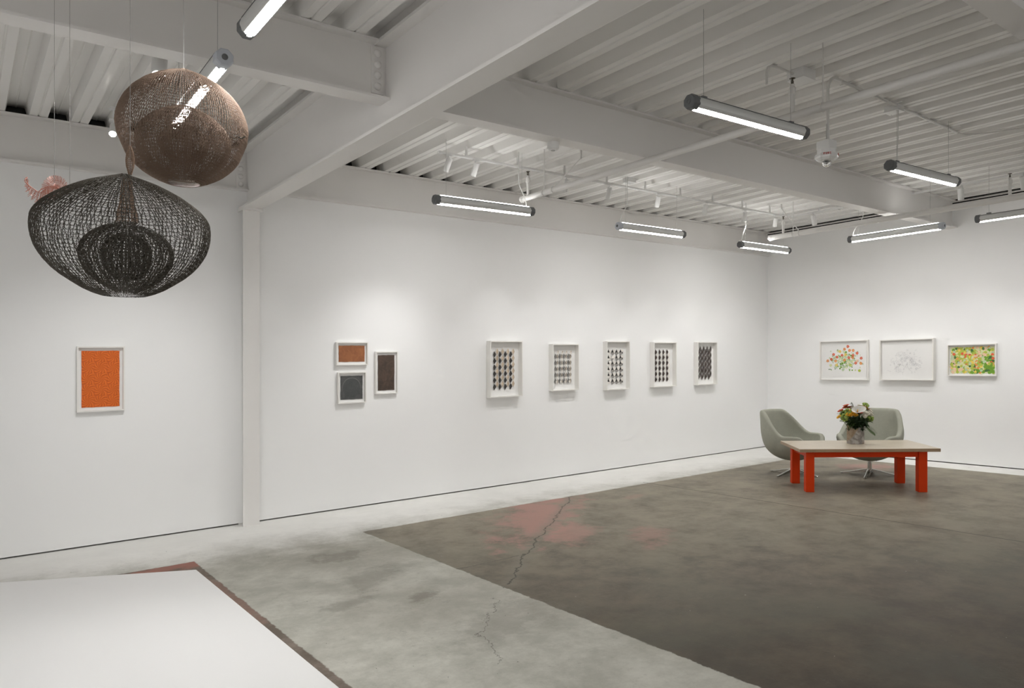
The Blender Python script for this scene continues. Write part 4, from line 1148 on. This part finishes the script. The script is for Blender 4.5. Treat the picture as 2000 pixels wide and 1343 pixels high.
# ------------------------------------------------------------------ hanging wire sculptures
def interp(tab, n):
    """resample (z, r) table to n rows evenly by arc length"""
    T = np.array(tab, float); seg_ = np.hypot(np.diff(T[:, 0]), np.diff(T[:, 1])); s = np.concatenate([[0], np.cumsum(seg_)])
    q = np.linspace(0, s[-1], n)
    # smooth through the table
    z = np.interp(q, s, T[:, 0]); r = np.interp(q, s, T[:, 1])
    k = np.array([1, 2, 3, 2, 1.0]); k /= k.sum()
    def sm(a):
        e = np.concatenate([[a[0]] * 2, a, [a[-1]] * 2]); return np.convolve(e, k, 'valid')
    return sm(z), sm(r)
def loop_mesh(name, tab, cols, rows, wire, material, parent, seed=0, samples=7, sides=3, offset=(0, 0, 0), jitter=0.06, smallest=16, drift=0.35):
    """looped wire fabric on a turned form: each course is one looping wire"""
    rng = np.random.default_rng(seed)
    Z, Rr = interp(tab, rows * 8 + 1)
    t_ax = np.arange(rows * 8 + 1) / 8.0
    V = []; Fc = []; base = 0
    rmax = Rr.max()
    for k in range(rows):
        n = cols
        rk = np.interp(k + 0.5, t_ax, Rr)
        while n > smallest and rk / n < 0.30 * rmax / cols: n //= 2
        m_ = n * samples
        u = np.arange(m_) * (2 * np.pi / samples)
        ph = u / n + (2 * np.pi / n) * 0.30 * np.sin(u) + (k % 2) * 0.0
        ph = ph + drift * np.sin(np.floor(u / (2 * np.pi)) / n * 2 * np.pi * 17 + 1.3) * (2 * np.pi / n)
        ph = ph + np.repeat(rng.normal(0, jitter * 2 * np.pi / n, n), samples)
        tt = k + 0.5 + 0.72 * np.cos(u) + np.repeat(rng.normal(0, jitter, n), samples)
        tt = np.clip(tt, 0, rows)
        r = np.interp(tt, t_ax, Rr) + wire * 1.2 * np.sin(u + 0.8)
        z = np.interp(tt, t_ax, Z)
        P = np.stack([r * np.cos(ph), r * np.sin(ph), z], 1)
        T = np.roll(P, -1, 0) - np.roll(P, 1, 0); T /= (np.linalg.norm(T, axis=1, keepdims=True) + 1e-9)
        N = np.stack([np.cos(ph), np.sin(ph), np.zeros_like(ph)], 1)
        B = np.cross(T, N); B /= (np.linalg.norm(B, axis=1, keepdims=True) + 1e-9)
        N = np.cross(B, T)
        ring = []
        for s in range(sides):
            a = 2 * np.pi * s / sides
            ring.append(P + wire * (np.cos(a) * N + np.sin(a) * B))
        V.append(np.stack(ring, 1).reshape(-1, 3))
        i = np.arange(m_); j = (i + 1) % m_
        for s in range(sides):
            s2 = (s + 1) % sides
            Fc.append(base + np.stack([i * sides + s, i * sides + s2, j * sides + s2, j * sides + s], 1))
        base += m_ * sides
    V = np.concatenate(V) + np.array(offset); Fc = np.concatenate(Fc)
    me = bpy.data.meshes.new(name)
    me.vertices.add(len(V)); me.vertices.foreach_set('co', V.astype(np.float32).ravel())
    me.loops.add(Fc.size); me.loops.foreach_set('vertex_index', Fc.astype(np.int32).ravel())
    me.polygons.add(len(Fc)); me.polygons.foreach_set('loop_start', (np.arange(len(Fc)) * 4).astype(np.int32)); me.polygons.foreach_set('loop_total', np.full(len(Fc), 4, np.int32))
    me.materials.append(M[material]); me.update(calc_edges=True)
    o = bpy.data.objects.new(name, me); COL.objects.link(o); o.parent = parent
    return o

def px_table(rows_, pxm, y_mid, zc, w, kr):
    """profile as (height, radius) metres; zc = height of the form above eye level, allowing for seeing it from below"""
    ys = [r[0] for r in rows_]; y0, y1 = min(ys), max(ys); out = []
    for y, r in rows_:
        rr = kr * r / pxm; z = (y_mid - y) / pxm
        sg = math.cos(math.pi * (y - y0) / (y1 - y0))
        out.append((z - (z + zc) * (0.55 if sg > 0 else 0.12) * sg * rr / w, rr))
    return out
# dark vessel
S2 = (0.527, 3.243, 2.154)
s2 = thing('wire_sculpture', S2, 'large dark looped wire sculpture hanging over the white platform', 'sculpture')
t2 = px_table([(339, 4), (343, 20), (348, 48), (354, 74), (362, 98), (372, 122), (385, 144), (398, 161), (412, 172), (424, 178), (445, 180), (462, 179), (476, 176), (490, 171), (502, 164), (515, 154), (528, 141), (541, 124), (554, 102), (565, 82), (573, 62), (578, 44)], 490, 450, 0.50, 2.9, 0.865)
loop_mesh('outer_form', t2, 108, 48, 0.00118, 'wire_dark', s2, 1, jitter=0.08)
t2i = px_table([(433, 22), (440, 50), (452, 74), (468, 90), (490, 97), (512, 94), (532, 82), (550, 62), (562, 40), (570, 22)], 490, 450, 0.50, 2.9, 0.865)
loop_mesh('inner_form', t2i, 76, 30, 0.00120, 'wire_dark', s2, 2, jitter=0.12, offset=(0.012, 0.01, 0))
t2c = px_table([(452, 10), (458, 26), (470, 42), (490, 51), (515, 49), (535, 36), (546, 18)], 490, 450, 0.50, 2.9, 0.865)
loop_mesh('core_form', t2c, 50, 20, 0.0012, 'wire_dark', s2, 3, jitter=0.12, offset=(0.012, 0.01, 0))
t2n = px_table([(342, 8), (370, 12), (395, 14), (415, 20), (434, 22)], 490, 450, 0.50, 2.9, 0.865)
loop_mesh('neck_form', t2n, 18, 14, 0.0012, 'wire_tan', s2, 4, samples=6, offset=(0.012, 0.01, 0))
t2d = px_table([(284, 1.5), (290, 4), (300, 7.5), (312, 9), (324, 8), (334, 5), (341, 3)], 490, 450, 0.50, 2.9, 0.865)
loop_mesh('drop_form', t2d, 18, 14, 0.0008, 'wire_tan', s2, 5, samples=6, offset=(0.02, -0.01, 0))
MB().tube([(0.02, -0.01, 0.215), (0.02, -0.01, 0.345), (0.02, -0.01, ZD - S2[2])], 0.0011, 5).build('hanging_wire', 'hang', s2)
# brown vessel
S1 = (0.790, 3.421, 2.656)
s1 = thing('wire_sculpture', S1, 'dense brown looped wire sculpture hanging in front of a tube light', 'sculpture')
t1 = px_table([(134, 3), (137, 18), (141, 40), (147, 62), (156, 82), (170, 101), (180, 109), (190, 116), (210, 124), (230, 129), (250, 131), (271, 128), (291, 120), (311, 111), (322, 102), (331, 92), (340, 80), (347, 67), (354, 51), (360, 32)], 444, 250, 1.01, 3.2, 0.905)
loop_mesh('outer_form', t1, 150, 52, 0.00112, 'wire_brown', s1, 11, samples=6)
t1i = px_table([(206, 12), (212, 40), (222, 64), (240, 84), (262, 94), (285, 95), (308, 88), (328, 72), (343, 48), (351, 26)], 444, 250, 1.01, 3.2, 0.905)
loop_mesh('inner_form', t1i, 110, 36, 0.00115, 'wire_brown', s1, 12, samples=6)
t1c = px_table([(240, 10), (246, 30), (262, 46), (285, 50), (305, 40), (318, 18)], 444, 250, 1.01, 3.2, 0.905)
loop_mesh('core_form', t1c, 56, 18, 0.0013, 'wire_brown', s1, 13, samples=6)
MB().tube([(0, 0, 0.25), (0, 0, ZD - S1[2])], 0.0012, 5).build('hanging_wire', 'hang', s1)
for y, sgn in ((275, 1), (252, -1)):
    z = (250 - y) / 444; R1 = 0.29
    MB().tube([tuple(CR * (sgn * R1 * f) + Vector((0, 0, z + 0.004 * math.sin(f * 60))) - CF * 0.03) for f in np.linspace(0.74, 0.97, 10)], 0.0035, 5).build('wire_tie', 'wire_dark', s1)

# pink fan piece behind the dark vessel
S3 = (0.347, 4.26, 2.51)
s3 = thing('wire_ornament', S3, 'small pink wire fan ornament peeking out behind the dark sculpture', 'sculpture')
def p3(px, py, dep=0.0):
    k = 1 / 395.0
    return CR * ((px - 90) * k) + Vector((0, 0, (365 - py) * k)) - CF * dep
def crop3(x, y, dep=0.0): return p3(30 + x / 11.19, 320 + y / 11.19, dep)
spine = [(265, 285), (262, 340), (270, 400), (300, 460), (350, 520), (420, 575), (490, 605), (560, 610), (615, 580), (660, 530), (720, 485), (800, 470), (900, 500), (980, 560)]
out_ = [(255, 275), (240, 380), (245, 480), (255, 560), (280, 640), (330, 720), (400, 800), (480, 860), (560, 880), (640, 860), (720, 820), (800, 780), (900, 760), (1000, 760)]
m = MB(); m.tube([crop3(*p, 0.02 * math.sin(i)) for i, p in enumerate(spine)], 0.0022, 5)
m.build('spine_wire', 'wire_pink', s3)
m = MB()
def lerp2(tab, f):
    i = min(int(f * (len(tab) - 1)), len(tab) - 2); s = f * (len(tab) - 1) - i
    return (tab[i][0] * (1 - s) + tab[i + 1][0] * s, tab[i][1] * (1 - s) + tab[i + 1][1] * s)
for i in range(70):
    f = i / 69; a = lerp2(spine, f); b = lerp2(out_, f)
    b = (b[0] + 14 * math.sin(i * 2.1), b[1] + 14 * math.cos(i * 1.7))
    m.tube([crop3(*a), crop3((a[0] + b[0]) / 2 + 8 * math.sin(i), (a[1] + b[1]) / 2, 0.01 * math.sin(i * 1.3)), crop3(*b, 0.02 * math.cos(i))], 0.0009, 4)
for k in range(1, 5):
    m.tube([crop3(*(np.array(lerp2(spine, f)) * (1 - k / 5.5) + np.array(lerp2(out_, f)) * (k / 5.5)), 0.006 * math.sin(40 * f)) for f in np.linspace(0, 1, 60)], 0.0008, 4)
m.build('fringe', 'wire_pink', s3)
m = MB()
for i in range(24):
    a = math.radians(-15 + 225 * i / 23)
    c = (770, 500); R_ = 285
    e = (c[0] + R_ * math.cos(a) * (0.98 if i % 2 else 1.05), c[1] - R_ * math.sin(a))
    mid = (c[0] + 0.5 * R_ * math.cos(a), c[1] - 0.5 * R_ * math.sin(a))
    m.tube([crop3(*c, -0.03), crop3(*mid, -0.05), crop3(*e, -0.03)], 0.0012, 4)
    m.tube([crop3(mid[0], mid[1], -0.05), crop3(e[0] + 22 * math.sin(a), e[1] + 22 * math.cos(a), -0.035)], 0.0008, 4)
    m.tube([crop3(mid[0], mid[1], -0.05), crop3(e[0] - 22 * math.sin(a), e[1] - 22 * math.cos(a), -0.035)], 0.0008, 4)
for k in (0.35, 0.5, 0.65):
    m.tube([crop3(770 + 285 * k * math.cos(math.radians(q)), 500 - 285 * k * math.sin(math.radians(q)), -0.045) for q in range(-15, 212, 8)], 0.0008, 4)
m.build('wire_fan', 'wire_pink', s3)
q = crop3(855, 430)
MB().tube([tuple(q), (q.x, q.y, ZD - S3[2])], 0.0010, 5).build('hanging_wire', 'hang', s3)
q = crop3(1190, 420)
wq = MB().tube([(0, 0, 0), (0, 0, ZD - 2.45)], 0.0010, 5)
hw = thing('hanging_wire', (S3[0] + q.x, S3[1] + q.y, 2.45), 'thin plain wire hanging down behind the dark sculpture', 'wire')
wq.build('wire_line', 'hang', hw)
MB().lathe([(0.003, 0.0), (0.004, 0.01), (0.002, 0.03)], 8).build('wire_crimp', 'cable', hw)
